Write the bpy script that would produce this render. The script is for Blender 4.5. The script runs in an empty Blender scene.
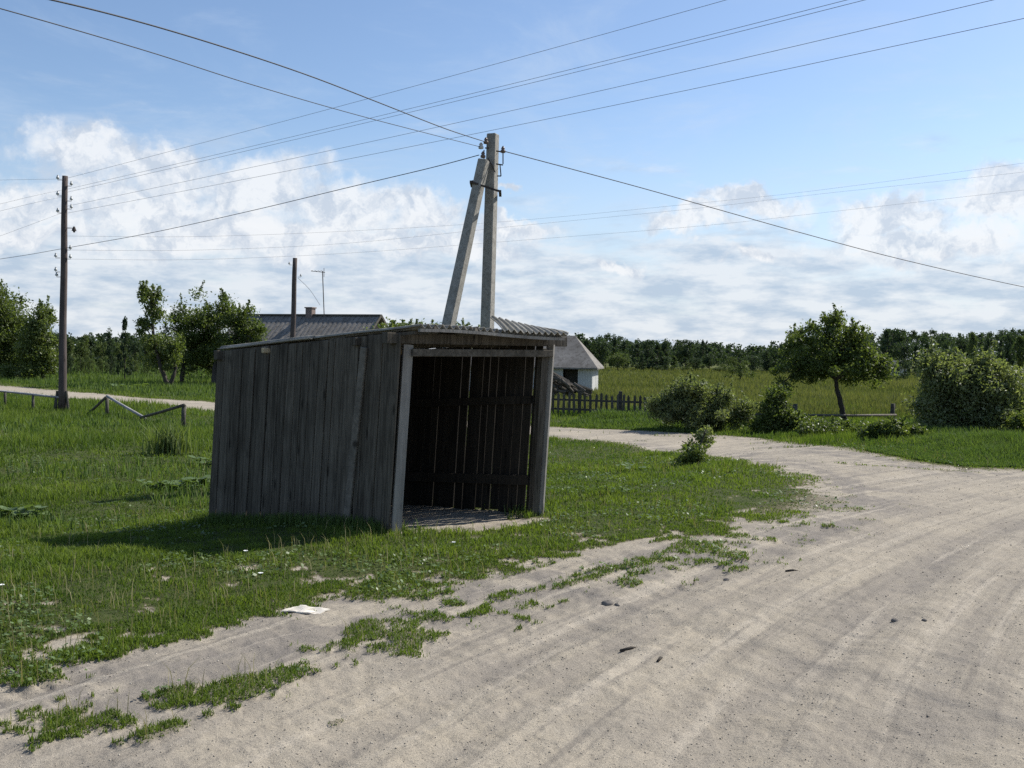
import bpy, math, random
import numpy as np
from mathutils import Vector, Matrix

random.seed(7)
RNG = np.random.default_rng(11)
sc = bpy.context.scene
COL = sc.collection
R = math.radians
# ------------------------------------------------------------------ camera
F = 1000.0
CAM = np.array([0.0, 0.0, 2.0])
PITCH = math.atan(32 / 1000.0)
ROLL = R(1.0)
_f = np.array([0, math.cos(PITCH), -math.sin(PITCH)])
_r0 = np.array([1.0, 0, 0]); _u0 = np.cross(_r0, _f)
_r = math.cos(ROLL) * _r0 + math.sin(ROLL) * _u0
_u = -math.sin(ROLL) * _r0 + math.cos(ROLL) * _u0
cd = bpy.data.cameras.new('camera'); cam = bpy.data.objects.new('camera', cd); COL.objects.link(cam)
cd.sensor_width = 36; cd.lens = 36 * F / 1024; cd.clip_start = 0.05; cd.clip_end = 8000
m = Matrix(((_r[0], _u[0], -_f[0], 0), (_r[1], _u[1], -_f[1], 0), (_r[2], _u[2], -_f[2], 0), (0, 0, 0, 1)))
cam.matrix_world = Matrix.Translation(Vector(CAM)) @ m
sc.camera = cam

# ------------------------------------------------------------------ terrain
def sstep(a, b, x):
    t = np.clip((x - a) / (b - a), 0, 1)
    return t * t * (3 - 2 * t)
def _hash(ix, iy, s):
    n = (ix.astype(np.int64) * 374761393 + iy.astype(np.int64) * 668265263 + s * 974711) & 0x7fffffff
    n = ((n ^ (n >> 13)) * 1274126177) & 0x7fffffff
    n = n ^ (n >> 16)
    return (n & 0xffff) / 65535.0
def vnoise(x, y, s=0):
    ix = np.floor(x); iy = np.floor(y); fx = x - ix; fy = y - iy
    fx = fx * fx * (3 - 2 * fx); fy = fy * fy * (3 - 2 * fy)
    a = _hash(ix, iy, s); b = _hash(ix + 1, iy, s); c = _hash(ix, iy + 1, s); d = _hash(ix + 1, iy + 1, s)
    return (a * (1 - fx) + b * fx) * (1 - fy) + (c * (1 - fx) + d * fx) * fy
def fbm(x, y, s=0, o=4):
    t = 0; a = 0.5; n = 0
    for k in range(o):
        t = t + a * vnoise(x * 2 ** k + 17.3 * k, y * 2 ** k + 5.1 * k, s + k); n += a; a *= 0.5
    return t / n
def terrain(x, y):
    x = np.asarray(x, float); y = np.asarray(y, float)
    d = -.766 * (x + 3.04) + .643 * (y - 5.93)
    z = -.50 * sstep(1.5, 8, d)
    z = z + (fbm(x * .12, y * .12, 3, 3) - .5) * .22 * sstep(4, 14, d)
    z = z + (fbm(x * .7, y * .7, 5, 2) - .5) * .05 * sstep(.5, 3, d)
    return z
def ray(px, py):
    d = _f + (px - 512) / F * _r + (384 - py) / F * _u
    return d
def at(px, py, Y):
    d = ray(px, py); return CAM + d * (Y / d[1])
def G(px, py):
    d = ray(px, py); lo, hi = 0.5, 900.0
    t = None
    ts = np.exp(np.linspace(math.log(1.0), math.log(900), 3000))
    P = CAM[None] + d[None] * (ts / d[1])[:, None]
    below = P[:, 2] < terrain(P[:, 0], P[:, 1])
    i = int(np.argmax(below)) if below.any() else len(ts) - 1
    return P[i]
def gz(x, y): return float(terrain(np.array([x]), np.array([y]))[0])

# ------------------------------------------------------------------ grass / dirt mask
LOW = [(0, 678), (60, 668), (130, 655), (200, 642), (260, 628), (330, 606), (400, 596), (470, 588), (520, 574), (565, 562), (620, 553),
       (680, 546), (735, 536), (785, 517), (820, 502), (828, 490), (800, 474), (760, 463), (700, 455), (620, 443), (545, 437), (430, 428),
       (320, 419), (215, 411), (100, 401), (0, 393), (-300, 371)]
UP = [(-300, 366), (0, 386), (100, 394), (215, 403), (320, 411), (430, 419), (545, 427), (650, 431.5), (760, 438.5), (860, 452.5), (900, 461),
      (960, 469), (1024, 471), (1250, 476)]
poly = [(-24, -18), (-9.4, -1.8)] + [tuple(G(*p)[:2]) for p in LOW] + [tuple(G(*p)[:2]) for p in UP] + [(60, 40), (60, 10), (18, 3), (7, -9), (-8, -28)]
poly = np.array(poly)
def sd_poly(x, y):
    """signed distance: positive outside the road (grass)"""
    x = np.asarray(x, float).ravel(); y = np.asarray(y, float).ravel()
    best = np.full(x.shape, 1e9); inside = np.zeros(x.shape, bool)
    n = len(poly)
    for i in range(n):
        ax, ay = poly[i]; bx, by = poly[(i + 1) % n]
        ex, ey = bx - ax, by - ay
        t = np.clip(((x - ax) * ex + (y - ay) * ey) / (ex * ex + ey * ey), 0, 1)
        dd = (x - ax - t * ex) ** 2 + (y - ay - t * ey) ** 2
        best = np.minimum(best, dd)
        c = ((ay > y) != (by > y))
        xi = ax + (y - ay) * ex / (ey if abs(ey) > 1e-12 else 1e-12)
        inside ^= c & (x < xi)
    s = np.sqrt(best)
    return np.where(inside, -s, s)
def world_el(px, py, rx, ry, ang=0):
    g = G(px, py); return (g[0], g[1], rx, ry, ang)
RA = math.atan2(.77, .64)
BARE = [world_el(468, 525, 1.05, .36, RA - .35) + (3.6,), world_el(632, 551, .8, .16, RA) + (1.5,), world_el(200, 655, 1.3, .35, RA) + (.8,), world_el(80, 690, 1.5, .5, RA) + (.7,),
        world_el(575, 566, .9, .17, RA) + (1.6,), world_el(640, 542, .5, .12, RA) + (1.3,), world_el(350, 618, .5, .2, RA) + (.7,), world_el(450, 601, .45, .15, RA) + (.8,),
        world_el(165, 392, 2.2, .9, -.3) + (1.3,), world_el(745, 510, .6, .1, RA) + (.5,)]
TUFT = [world_el(270, 678, .34, .13, RA) + (1.0,), world_el(345, 648, .2, .07, RA) + (.7,), world_el(225, 712, .14, .07, RA) + (1.0,), world_el(105, 724, .22, .1, RA) + (1.1,),
        world_el(15, 715, .35, .13, RA) + (1.3,), world_el(425, 618, .2, .06, RA) + (.7,), world_el(590, 577, .6, .06, RA) + (.8,), world_el(530, 590, .2, .06, RA) + (.7,),
        world_el(640, 564, .22, .06, RA) + (1.0,), world_el(480, 612, .2, .06, RA) + (.8,), world_el(240, 690, .3, .1, RA) + (1.0,), world_el(50, 738, .1, .05, RA) + (.9,),
        world_el(660, 541, .35, .06, RA) + (.8,), world_el(885, 466, 1.6, .12, -.5) + (.9,), world_el(700, 444, 3.0, .12, -.45) + (.7,), world_el(780, 448, 2.4, .1, -.45) + (.8,),
        world_el(165, 700, .15, .05, RA) + (.8,), world_el(300, 662, .15, .06, RA) + (.7,), world_el(630, 434.5, 5, .14, -.45) + (.7,), world_el(60, 392, 6, .15, -.35) + (.4,)]
_rt = random.Random(5)
for _ in range(75):
    px_ = _rt.uniform(-60, 760); yb = float(np.interp(px_, [-60, 0, 130, 260, 330, 470, 565, 680, 760], [700, 690, 668, 640, 618, 598, 570, 552, 530])) + abs(_rt.gauss(0, 1)) * (40 if px_ < 400 else 18)
    rr_ = _rt.uniform(.04, .12); TUFT.append(world_el(px_, yb, rr_ * 1.6, rr_ * .8, RA) + (_rt.uniform(.4, .9),))
def ell(x, y, e):
    cx, cy, rx, ry, a, s = e
    u = (x - cx) * math.cos(a) + (y - cy) * math.sin(a); v = -(x - cx) * math.sin(a) + (y - cy) * math.cos(a)
    return np.clip(1.3 - np.sqrt((u / rx) ** 2 + (v / ry) ** 2), 0, 1) * s
# shelter footprint (for keeping grass out)
P1 = np.array([-1.345, 11.0]); P2 = np.array([.315, 12.30])
LW = 3.33
BD = np.array([-.78, .63]); BD = BD / np.linalg.norm(BD)
P4 = P1 + BD * LW; P3 = P2 + BD * LW
def in_quad(x, y, q):
    s = np.ones(len(x), bool)
    for i in range(4):
        a, b = q[i], q[(i + 1) % 4]
        s &= ((b[0] - a[0]) * (y - a[1]) - (b[1] - a[1]) * (x - a[0])) > 0
    return s
QUAD = [P1, P2, P3, P4]
def grass_mask(x, y):
    x = np.asarray(x, float).ravel(); y = np.asarray(y, float).ravel()
    r = np.hypot(x, y)
    sd = sd_poly(x, y)
    near = 1 - sstep(14, 24, r)
    n = (fbm(x * 2.2, y * 2.2, 21, 4) - .5)
    n2 = (fbm(x * 9, y * 9, 31, 3) - .5)
    n3 = (fbm(x * 26, y * 26, 37, 2) - .5)
    amp = .35 + 1.1 * near
    wl = (1 - sstep(-1.2, 1.5, x)) * near * sstep(-1.5, -.9, sd)
    sdd = np.where(sd < 0, sd * (1 - .62 * wl), sd)
    v = np.clip(sdd, -3, 3) * (1.0 - .5 * near) + n * amp * (1 + .5 * wl) + n2 * (.45 + .45 * near) + n3 * (.1 + .35 * near + .5 * wl) + (fbm(x * 4.7, y * 4.7, 47, 3) - .5) * 1.9 * wl + .02
    for e in BARE: v = v - ell(x, y, e) * (1 + 2.2 * n2 + n)
    for e in TUFT: v = v + ell(x, y, e) * (1 + 2.4 * n2 + n3 * 1.5 + n) * (1.35 - .75 * wl)
    v = np.where(in_quad(x, y, QUAD), v - 5, v)
    return sstep(-.14, .22, v)

def mesh_obj(name, co, faces, mats, attrs=None, smooth=False, parent=None, mat_idx=None):
    """co Nx3, faces: int array MxK or list"""
    me = bpy.data.meshes.new(name)
    co = np.asarray(co, np.float32)
    if isinstance(faces, np.ndarray):
        M, K = faces.shape
        me.vertices.add(len(co)); me.loops.add(M * K); me.polygons.add(M)
        me.vertices.foreach_set('co', co.ravel())
        me.loops.foreach_set('vertex_index', faces.astype(np.int32).ravel())
        me.polygons.foreach_set('loop_start', np.arange(0, M * K, K, dtype=np.int32))
        me.polygons.foreach_set('loop_total', np.full(M, K, np.int32))
        if smooth: me.polygons.foreach_set('use_smooth', np.ones(M, bool))
        me.update(calc_edges=True)
    else:
        me.from_pydata([tuple(c) for c in co], [], faces); me.update()
        if smooth: me.polygons.foreach_set('use_smooth', np.ones(len(me.polygons), bool))
    for a, (dom, arr) in (attrs or {}).items():
        at_ = me.attributes.new(a, 'FLOAT', dom); at_.data.foreach_set('value', np.asarray(arr, np.float32).ravel())
    for mt in (mats if isinstance(mats, (list, tuple)) else [mats]): me.materials.append(mt)
    if mat_idx is not None: me.polygons.foreach_set('material_index', np.asarray(mat_idx, np.int32))
    o = bpy.data.objects.new(name, me); COL.objects.link(o)
    if parent is not None: o.parent = parent
    return o
def tag(o, label=None, cat=None, group=None, kind=None):
    if label: o['label'] = label
    if cat: o['category'] = cat
    if group: o['group'] = group
    if kind: o['kind'] = kind
    return o
def empty(name, loc, label, cat, group=None, rz=0):
    o = bpy.data.objects.new(name, None); COL.objects.link(o); o.location = Vector([float(v) for v in loc]); o.rotation_euler = (0, 0, rz)
    o.empty_display_size = .2
    return tag(o, label, cat, group)

# ------------------------------------------------------------------ materials
class NT:
    def __init__(s, nt): s.nt = nt; s.n = nt.nodes; s.l = nt.links
    def node(s, t, **kw):
        n = s.n.new(t)
        for k, v in kw.items(): setattr(n, k, v)
        return n
    def put(s, sock, v):
        if isinstance(v, bpy.types.NodeSocket): s.l.new(v, sock)
        elif v is not None: sock.default_value = v
    def math(s, op, a, b=None, c=None, clamp=False):
        n = s.node('ShaderNodeMath', operation=op, use_clamp=clamp)
        s.put(n.inputs[0], a)
        if b is not None: s.put(n.inputs[1], b)
        if c is not None: s.put(n.inputs[2], c)
        return n.outputs[0]
    def vmath(s, op, a, b=None, out=0):
        n = s.node('ShaderNodeVectorMath', operation=op); s.put(n.inputs[0], a)
        if b is not None: s.put(n.inputs[1], b)
        return n.outputs['Value'] if out == 'v' else n.outputs[0]
    def noise(s, vec, scale, detail=4, rough=.55, dist=0, out=0):
        n = s.node('ShaderNodeTexNoise'); s.put(n.inputs['Vector'], vec)
        n.inputs['Scale'].default_value = scale; n.inputs['Detail'].default_value = detail; n.inputs['Roughness'].default_value = rough
        n.inputs['Distortion'].default_value = dist
        return n.outputs[out]
    def mix(s, f, a, b, blend='MIX'):
        n = s.node('ShaderNodeMix', data_type='RGBA', blend_type=blend)
        s.put(n.inputs[0], f)
        for i, v in ((6, a), (7, b)):
            if isinstance(v, tuple): v = (*v[:3], 1)
            s.put(n.inputs[i], v)
        return n.outputs[2]
    def ramp(s, f, stops):
        n = s.node('ShaderNodeValToRGB'); s.put(n.inputs[0], f)
        e = n.color_ramp.elements
        while len(e) < len(stops): e.new(.5)
        for i, (p, c) in enumerate(stops):
            e[i].position = p; e[i].color = (*c, 1) if isinstance(c, tuple) else (c, c, c, 1)
        return n.outputs[0]
    def maprange(s, v, a, b, c=0, d=1, smooth=False):
        n = s.node('ShaderNodeMapRange'); n.interpolation_type = 'SMOOTHSTEP' if smooth else 'LINEAR'
        s.put(n.inputs[0], v)
        for i, q in zip((1, 2, 3, 4), (a, b, c, d)): n.inputs[i].default_value = q
        return n.outputs[0]
    def mapping(s, vec, scale=(1, 1, 1), rot=(0, 0, 0)):
        n = s.node('ShaderNodeMapping'); s.put(n.inputs[0], vec); n.inputs['Scale'].default_value = scale; n.inputs['Rotation'].default_value = rot
        return n.outputs[0]
    def attr(s, name): return s.node('ShaderNodeAttribute', attribute_name=name).outputs['Fac']
def new_mat(name, rough=.9, spec=.2):
    m = bpy.data.materials.new(name); m.use_nodes = True
    t = NT(m.node_tree); b = t.n['Principled BSDF']; b.inputs['Roughness'].default_value = rough
    b.inputs['Specular IOR Level'].default_value = spec
    return m, t, b
def bump(t, b, h, strength=.5, dist=.01):
    n = t.node('ShaderNodeBump'); n.inputs['Strength'].default_value = strength; n.inputs['Distance'].default_value = dist
    t.put(n.inputs['Height'], h); t.l.new(n.outputs[0], b.inputs['Normal'])
def wood(name, c0, c1, along='z', stain=None):
    m, t, b = new_mat(name, .85, .15)
    tc = t.node('ShaderNodeTexCoord').outputs['Object']
    sc_ = {'z': (34, 34, 1.6), 'x': (1.6, 34, 34), 'y': (34, 1.6, 34), 'n': (14, 14, 14)}[along]
    mp = t.mapping(tc, sc_)
    grain = t.noise(mp, 1.0, 6, .65, .6)
    big = t.noise(tc, 2.2, 4, .6)
    tint = t.attr('tint')
    f = t.math('ADD', t.math('MULTIPLY', t.maprange(grain, .40, .60), .55), t.math('MULTIPLY', tint, .45))
    col = t.mix(f, c0, c1)
    col = t.mix(t.maprange(big, .35, .75, 0, .45), col, tuple(v * .55 for v in c0))
    kn = t.node('ShaderNodeTexVoronoi'); t.put(kn.inputs['Vector'], t.mapping(tc, (7, 7, 1.7) if along == 'z' else (3, 3, 3))); kn.inputs['Scale'].default_value = 1
    col = t.mix(t.maprange(kn.outputs['Distance'], .07, .17, .85, 0), col, tuple(v * .35 for v in c0))
    if stain: col = t.mix(t.maprange(t.noise(tc, 5, 5), .5, .7, 0, .7), col, stain)
    t.l.new(col, b.inputs['Base Color'])
    bump(t, b, grain, .5, .006)
    return m
M = {}
M['wood'] = wood('weathered_wood', (.034, .029, .022), (.165, .145, .115))
M['wood_beam'] = wood('weathered_beam', (.075, .066, .053), (.19, .17, .14), 'n')
M['wood_post_sunlit'] = wood('sunlit_weathered_post', (.18, .165, .145), (.34, .32, .285))  # paler than the wall wood: sunlight on the post put into its colour
M['wood_inner_shaded'] = wood('shaded_inner_plank_wood', (.020, .017, .014), (.058, .049, .038))  # darker than the outer planks: shade inside the shelter put into the colour
M['wood_fresh'] = wood('fresh_wood', (.42, .33, .2), (.55, .45, .3), 'n')
M['wood_dark'] = wood('dark_fence_wood', (.05, .046, .038), (.13, .12, .10), 'n')
M['wood_grey'] = wood('silver_rail_wood', (.28, .27, .26), (.5, .48, .46), 'n')
M['wood_pole'] = wood('tarred_pole_wood', (.07, .055, .05), (.17, .14, .13))
def slate(name, c0, c1, moss, s1=3.5, s2=28):
    m, t, b = new_mat(name, .9, .15)
    tc = t.node('ShaderNodeTexCoord').outputs['Object']
    n1 = t.noise(tc, s1, 6, .65); n2 = t.noise(tc, s2, 4, .7)
    col = t.mix(t.maprange(n1, .3, .7), c0, c1)
    col = t.mix(t.maprange(n2, .5, .72, 0, .8), col, moss)
    t.l.new(col, b.inputs['Base Color']); bump(t, b, n2, .5, .008)
    return m
M['slate'] = slate('corrugated_slate', (.17, .16, .135), (.36, .34, .30), (.09, .09, .05))
M['slate_far'] = slate('old_slate', (.14, .128, .112), (.27, .25, .225), (.06, .05, .038), .9, 4.5)
M['concrete'] = slate('pole_concrete', (.22, .21, .185), (.38, .36, .32), (.12, .11, .09), 5, 22)
def plain(name, c, rough=.7, spec=.3, metal=0, var=.25, ns=9):
    m, t, b = new_mat(name, rough, spec); b.inputs['Metallic'].default_value = metal
    tc = t.node('ShaderNodeTexCoord').outputs['Object']
    n = t.noise(tc, ns, 5, .6)
    t.l.new(t.mix(t.maprange(n, .3, .7), tuple(v * (1 - var) for v in c), tuple(min(1, v * (1 + var)) for v in c)), b.inputs['Base Color'])
    return m
M['iron'] = plain('rusty_iron', (.05, .04, .035), .8)
M['wire'] = plain('weathered_wire', (.06, .06, .065), .7)
M['wire_thin'] = plain('aluminium_wire', (.13, .135, .15), .6)
M['porcelain'] = plain('glazed_insulator', (.12, .08, .06), .35, .5)
M['white_ins'] = plain('pale_insulator', (.5, .5, .48), .4, .5)
M['whitewash'] = plain('whitewashed_wall', (.46, .46, .44), .9, .1, 0, .22, 1.3)
M['brick'] = plain('old_brick', (.22, .17, .15), .9, .1)
M['stone'] = plain('road_stone', (.16, .145, .13), .9, .1)
M['dark'] = plain('dark_doorway', (.02, .02, .02), .9)
M['log'] = wood('stacked_logs', (.05, .044, .036), (.17, .148, .12), 'n')
M['paper'] = plain('discarded_board', (.60, .55, .47), .8, .2, 0, .28)
M['flower'] = plain('white_petals', (.75, .75, .72), .7)

def leafmat(name, c0, c1, c2, trans=.35, rough=.55, spec=.35):
    m = bpy.data.materials.new(name); m.use_nodes = True
    t = NT(m.node_tree); b = t.n['Principled BSDF']; out = t.n['Material Output']
    b.inputs['Roughness'].default_value = rough; b.inputs['Specular IOR Level'].default_value = spec
    tint = t.attr('tint')
    geo = t.node('ShaderNodeNewGeometry').outputs['Position']
    n = t.noise(geo, .9, 3, .6)
    col = t.mix(tint, c0, c1)
    col = t.mix(t.maprange(n, .4, .7, 0, .6), col, c2)
    t.l.new(col, b.inputs['Base Color'])
    tr = t.node('ShaderNodeBsdfTranslucent'); t.l.new(t.mix(1.0, col, (1.0, 1.05, .45), 'MULTIPLY'), tr.inputs['Color'])
    mx = t.node('ShaderNodeMixShader'); mx.inputs[0].default_value = trans
    t.l.new(b.outputs[0], mx.inputs[1]); t.l.new(tr.outputs[0], mx.inputs[2]); t.l.new(mx.outputs[0], out.inputs['Surface'])
    return m
M['grass'] = leafmat('lawn_grass', (.055, .098, .018), (.180, .235, .050), (.092, .155, .026), .48, .6, .2)
M['meadow'] = leafmat('meadow_grass', (.080, .100, .032), (.215, .215, .085), (.115, .135, .042), .35, .7, .15)
M['tallgrass'] = leafmat('tall_grass', (.062, .110, .028), (.150, .205, .065), (.085, .140, .035), .45, .6, .25)
M['meadow_green'] = leafmat('sword_grass', (.11, .15, .05), (.22, .27, .10), (.14, .19, .06), .45, .6, .25)
M['leaf'] = leafmat('apple_leaves', (.070, .100, .025), (.18, .22, .075), (.095, .135, .034), .52, .5, .35)
M['leaf_light'] = leafmat('pear_leaves', (.085, .12, .03), (.19, .23, .075), (.11, .15, .036), .48, .45, .5)
M['leaf_willow'] = leafmat('willow_leaves', (.12, .15, .055), (.29, .32, .18), (.14, .175, .07), .52, .5, .35)
M['leaf_far'] = leafmat('wood_leaves', (.034, .054, .032), (.075, .105, .060), (.055, .085, .042), .38, .7, .2)
M['leaf_far2'] = leafmat('field_bush_leaves', (.065, .09, .032), (.13, .165, .065), (.095, .13, .045), .38, .7, .2)
M['burdock'] = leafmat('burdock_leaves', (.10, .15, .045), (.20, .27, .11), (.12, .18, .05), .4, .45, .4)
M['bark'] = wood('tree_bark', (.035, .03, .025), (.10, .085, .07), 'z')

# ground material
def ground_mat(name):
    m, t, b = new_mat(name, .95, .08)
    geo = t.node('ShaderNodeNewGeometry').outputs['Position']
    g = t.attr('grass'); rut = t.attr('rut')
    big = t.noise(geo, .55, 4, .6); mid = t.noise(geo, 4.5, 5, .62); fine = t.noise(geo, 60, 5, .7); grain = t.noise(geo, 230, 3, .7)
    sand = t.mix(t.maprange(big, .35, .68), (.385, .332, .25), (.335, .292, .228))
    sand = t.mix(t.maprange(mid, .36, .7, 0, .6), sand, (.42, .37, .295))
    sand = t.mix(t.math('MULTIPLY', t.maprange(rut, 0, .9, 0, 1), t.maprange(mid, .3, .6, .55, 1)), sand, (.205, .182, .158))
    cb = t.node('ShaderNodeCombineXYZ'); t.put(cb.inputs[0], t.attr('across')); psep = t.node('ShaderNodeSeparateXYZ'); t.put(psep.inputs[0], geo); t.put(cb.inputs[1], psep.outputs['Y'])
    streak = t.noise(t.mapping(cb.outputs[0], (4.8, .20, 1)), 1.0, 5, .62)
    streak2 = t.noise(t.mapping(cb.outputs[0], (15, .5, 1)), 1.0, 4, .62)
    sand = t.mix(t.maprange(streak, .50, .66, 0, .56, True), sand, (.21, .186, .158))
    sand = t.mix(t.maprange(streak, .47, .36, 0, .6, True), sand, (.45, .395, .315))
    sand = t.mix(t.maprange(streak2, .53, .68, 0, .62), sand, (.19, .168, .142))
    clod = t.noise(geo, 17, 5, .7)
    sand = t.mix(t.maprange(clod, .58, .70, 0, .5), sand, (.17, .148, .12))
    speck = t.maprange(fine, .53, .66, 0, .6)
    sand = t.mix(speck, sand, (.13, .118, .105))
    sand = t.mix(t.maprange(grain, .53, .68, 0, .7), sand, (.11, .098, .082))
    sand = t.mix(t.maprange(grain, .44, .36, 0, .4), sand, (.52, .47, .385))
    lawn = t.mix(t.maprange(mid, .35, .65), (.040, .054, .016), (.075, .088, .030))
    lawn = t.mix(t.maprange(fine, .45, .7, 0, .5), lawn, (.055, .05, .028))
    # the distant pasture turns yellowish
    pos = t.node('ShaderNodeSeparateXYZ'); t.put(pos.inputs[0], geo)
    far = t.maprange(pos.outputs['Y'], 38, 60, 0, 1)
    wide = t.noise(t.mapping(geo, (.03, .10, 1)), 1, 5, .65)
    past = t.mix(t.maprange(wide, .38, .62), (.085, .105, .034), (.15, .155, .058))
    past = t.mix(t.maprange(t.noise(t.mapping(geo, (.35, .7, 1)), 1, 5, .7), .45, .7, 0, .8), past, (.06, .085, .022))
    right = t.math('MULTIPLY', far, t.maprange(pos.outputs['X'], -12, 0, .25, 1))
    lawn = t.mix(right, lawn, past)
    thatch = t.mix(t.maprange(g, .05, .5), sand, (.135, .115, .072))
    t.l.new(t.mix(t.maprange(g, .35, .95), thatch, lawn), b.inputs['Base Color'])
    h = t.math('ADD', t.math('MULTIPLY', fine, .6), t.math('MULTIPLY', grain, .3)); h = t.math('ADD', h, t.math('MULTIPLY', mid, 1.2))
    bump(t, b, h, .8, .018)
    return m
M['ground'] = ground_mat('soil_and_turf'); M['road'] = ground_mat('sandy_gravel')

# ------------------------------------------------------------------ ground sheet
def curve_s(x, y):
    yc = np.clip(y, -5, 22); return x * .77 - (.22 * yc + .019 * yc * yc) - (y - yc) * .9 + .43
def rut_fields(x, y):
    s = curve_s(x, y)
    s = s + (fbm(x * .25, y * .25, 77, 2) - .5) * .3
    h = np.zeros_like(x); c = np.zeros_like(x)
    for s0, w, dpt, cc in ((-1.75, .16, .028, .45), (-1.35, .10, .02, .3), (-3.6, .14, .03, .5), (-2.55, .35, .015, .25), (-.35, .2, .03, .55), (.35, .3, .012, .35), (1.1, .17, .03, .6),
                           (1.6, .25, .02, .5), (2.5, .2, .02, .35), (3.3, .2, .025, .5), (-4.35, .12, .025, .45), (-4.7, .08, .02, .35)):
        g = np.exp(-((s - s0) / w) ** 2)
        on = .45 + .55 * sstep(.35, .6, fbm(x * .3 + s0 * 7, y * .3, 91, 2))
        h -= g * dpt * on; c += g * cc * on
        h += np.exp(-((s - s0 - w * 1.7) / (w * .6)) ** 2) * dpt * .5 * on
    tread = np.sin((x * .64 + y * .77) * 38) * np.exp(-((s + 3.6) / .13) ** 2) * .006
    return h + tread, np.clip(c, 0, 1)
def ground_z(px_, py_):
    x = np.array([px_]); y = np.array([py_]); g = grass_mask(x, y); sd = sd_poly(x, y); hr, _ = rut_fields(x, y); ir = 1 - g
    z = terrain(x, y) + hr * ir * sstep(0, .4, -sd + .1) + (fbm(x * 3, y * 3, 41, 3) - .5) * .035 + (fbm(x * 14, y * 14, 43, 3) - .5) * .022 * ir - .012 * ir
    return float(z[0])
def build_ground():
    na = 560
    a = np.concatenate([np.linspace(R(-180), R(-46), 34), np.linspace(R(-44), R(-36), 16), np.linspace(R(-35.5), R(35.5), na), np.linspace(R(36), R(44), 16), np.linspace(R(46), R(180), 34)])
    r = np.concatenate([[0.05, .4, .8, 1.2, 1.6, 2.0], np.exp(np.linspace(math.log(2.4), math.log(70), 620)), np.exp(np.linspace(math.log(72), math.log(4500), 90))])
    A, Rr = np.meshgrid(a, r); X = Rr * np.sin(A); Y = Rr * np.cos(A)
    x = X.ravel(); y = Y.ravel()
    rr = np.hypot(x, y)
    g = np.concatenate([grass_mask(x[i:i + 100000], y[i:i + 100000]) for i in range(0, len(x), 100000)])
    sd = np.concatenate([sd_poly(x[i:i + 100000], y[i:i + 100000]) for i in range(0, len(x), 100000)])
    z = terrain(x, y)
    fade = 1 - sstep(20, 45, rr)
    hr, cr = rut_fields(x, y)
    isroad = 1 - g
    z = z + hr * isroad * fade * sstep(.0, .4, -sd + .1)
    z = z + (fbm(x * 3, y * 3, 41, 3) - .5) * .035 * fade
    z = z + (fbm(x * 14, y * 14, 43, 3) - .5) * .022 * fade * isroad
    z = z - .012 * isroad * fade
    cr = cr * isroad + 1.0 * np.exp(-(sd + .45) ** 2 / .35) * sstep(.38, .58, fbm(x * 3.1, y * 3.1, 57, 3)) * fade + .3 * sstep(.45, .7, fbm(x * 1.1, y * 1.1, 55, 3)) * isroad
    z = np.where(rr > 300, z * np.clip(1 - (rr - 300) / 300, 0, 1) - .42 * np.clip((rr - 300) / 300, 0, 1), z)
    nr, nc = X.shape
    i = np.arange(nr - 1)[:, None] * nc + np.arange(nc - 1)[None]
    q = np.stack([i, i + nc, i + nc + 1, i + 1], -1).reshape(-1, 4)[:, ::-1]
    fsd = sd[q].mean(1)
    for nm, sel, mt in (('ground', fsd >= 0, M['ground']), ('dirt_road', fsd < 0, M['road'])):
        f = q[sel]; used = np.unique(f); remap = np.full(len(x), -1); remap[used] = np.arange(len(used))
        o = mesh_obj(nm, np.stack([x, y, z], 1)[used], remap[f], mt, {'grass': ('POINT', (g * (.30 + .70 * sstep(-.1, .9, sd)))[used]), 'rut': ('POINT', np.clip(cr, 0, 1)[used]), 'across': ('POINT', curve_s(x, y)[used])}, True)
        o['kind'] = 'structure'
build_ground()

# ------------------------------------------------------------------ grass blades
def blades(name, x, y, h, w, mat, tint, bend=.5, z0=None, two=True):
    n = len(x)
    if z0 is None:
        z = terrain(x, y) + (fbm(x * 3, y * 3, 41, 3) - .5) * .035 * (1 - sstep(20, 45, np.hypot(x, y))) - .008
    else: z = z0
    ang = RNG.uniform(0, 2 * np.pi, n); la = RNG.uniform(0, 2 * np.pi, n); lean = RNG.uniform(.1, 1, n) * bend * h
    wx = np.cos(ang) * w / 2; wy = np.sin(ang) * w / 2
    lx = np.cos(la) * lean; ly = np.sin(la) * lean
    b0 = np.stack([x - wx, y - wy, z], 1); b1 = np.stack([x + wx, y + wy, z], 1)
    if two:
        m0 = np.stack([x - wx * .8 + lx * .3, y - wy * .8 + ly * .3, z + h * .6], 1); m1 = np.stack([x + wx * .8 + lx * .3, y + wy * .8 + ly * .3, z + h * .6], 1)
        tp = np.stack([x + lx, y + ly, z + h * (1 - .15 * RNG.random(n))], 1)
        co = np.stack([b0, b1, m0, m1, tp], 1).reshape(-1, 3)
        k = np.arange(n)[:, None] * 5
        f = np.concatenate([k + [0, 1, 3], k + [0, 3, 2], k + [2, 3, 4]], 1).reshape(-1, 3)
        tt = np.repeat(tint, 3)
    else:
        tp = np.stack([x + lx, y + ly, z + h], 1)
        co = np.stack([b0, b1, tp], 1).reshape(-1, 3); f = np.arange(n * 3).reshape(-1, 3); tt = tint
    return mesh_obj(name, co, f, mat, {'tint': ('FACE', tt)})
def polar(n, r0, r1, a=R(33), p=0):
    u = RNG.random(n); r = np.exp(np.log(r0) + u * np.log(r1 / r0)); t = RNG.uniform(-a, a, n)
    return r * np.sin(t), r * np.cos(t), r
def keep(mask, *arr): return [q[mask] for q in arr]
x, y, r = polar(760000, 4.6, 75)
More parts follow.
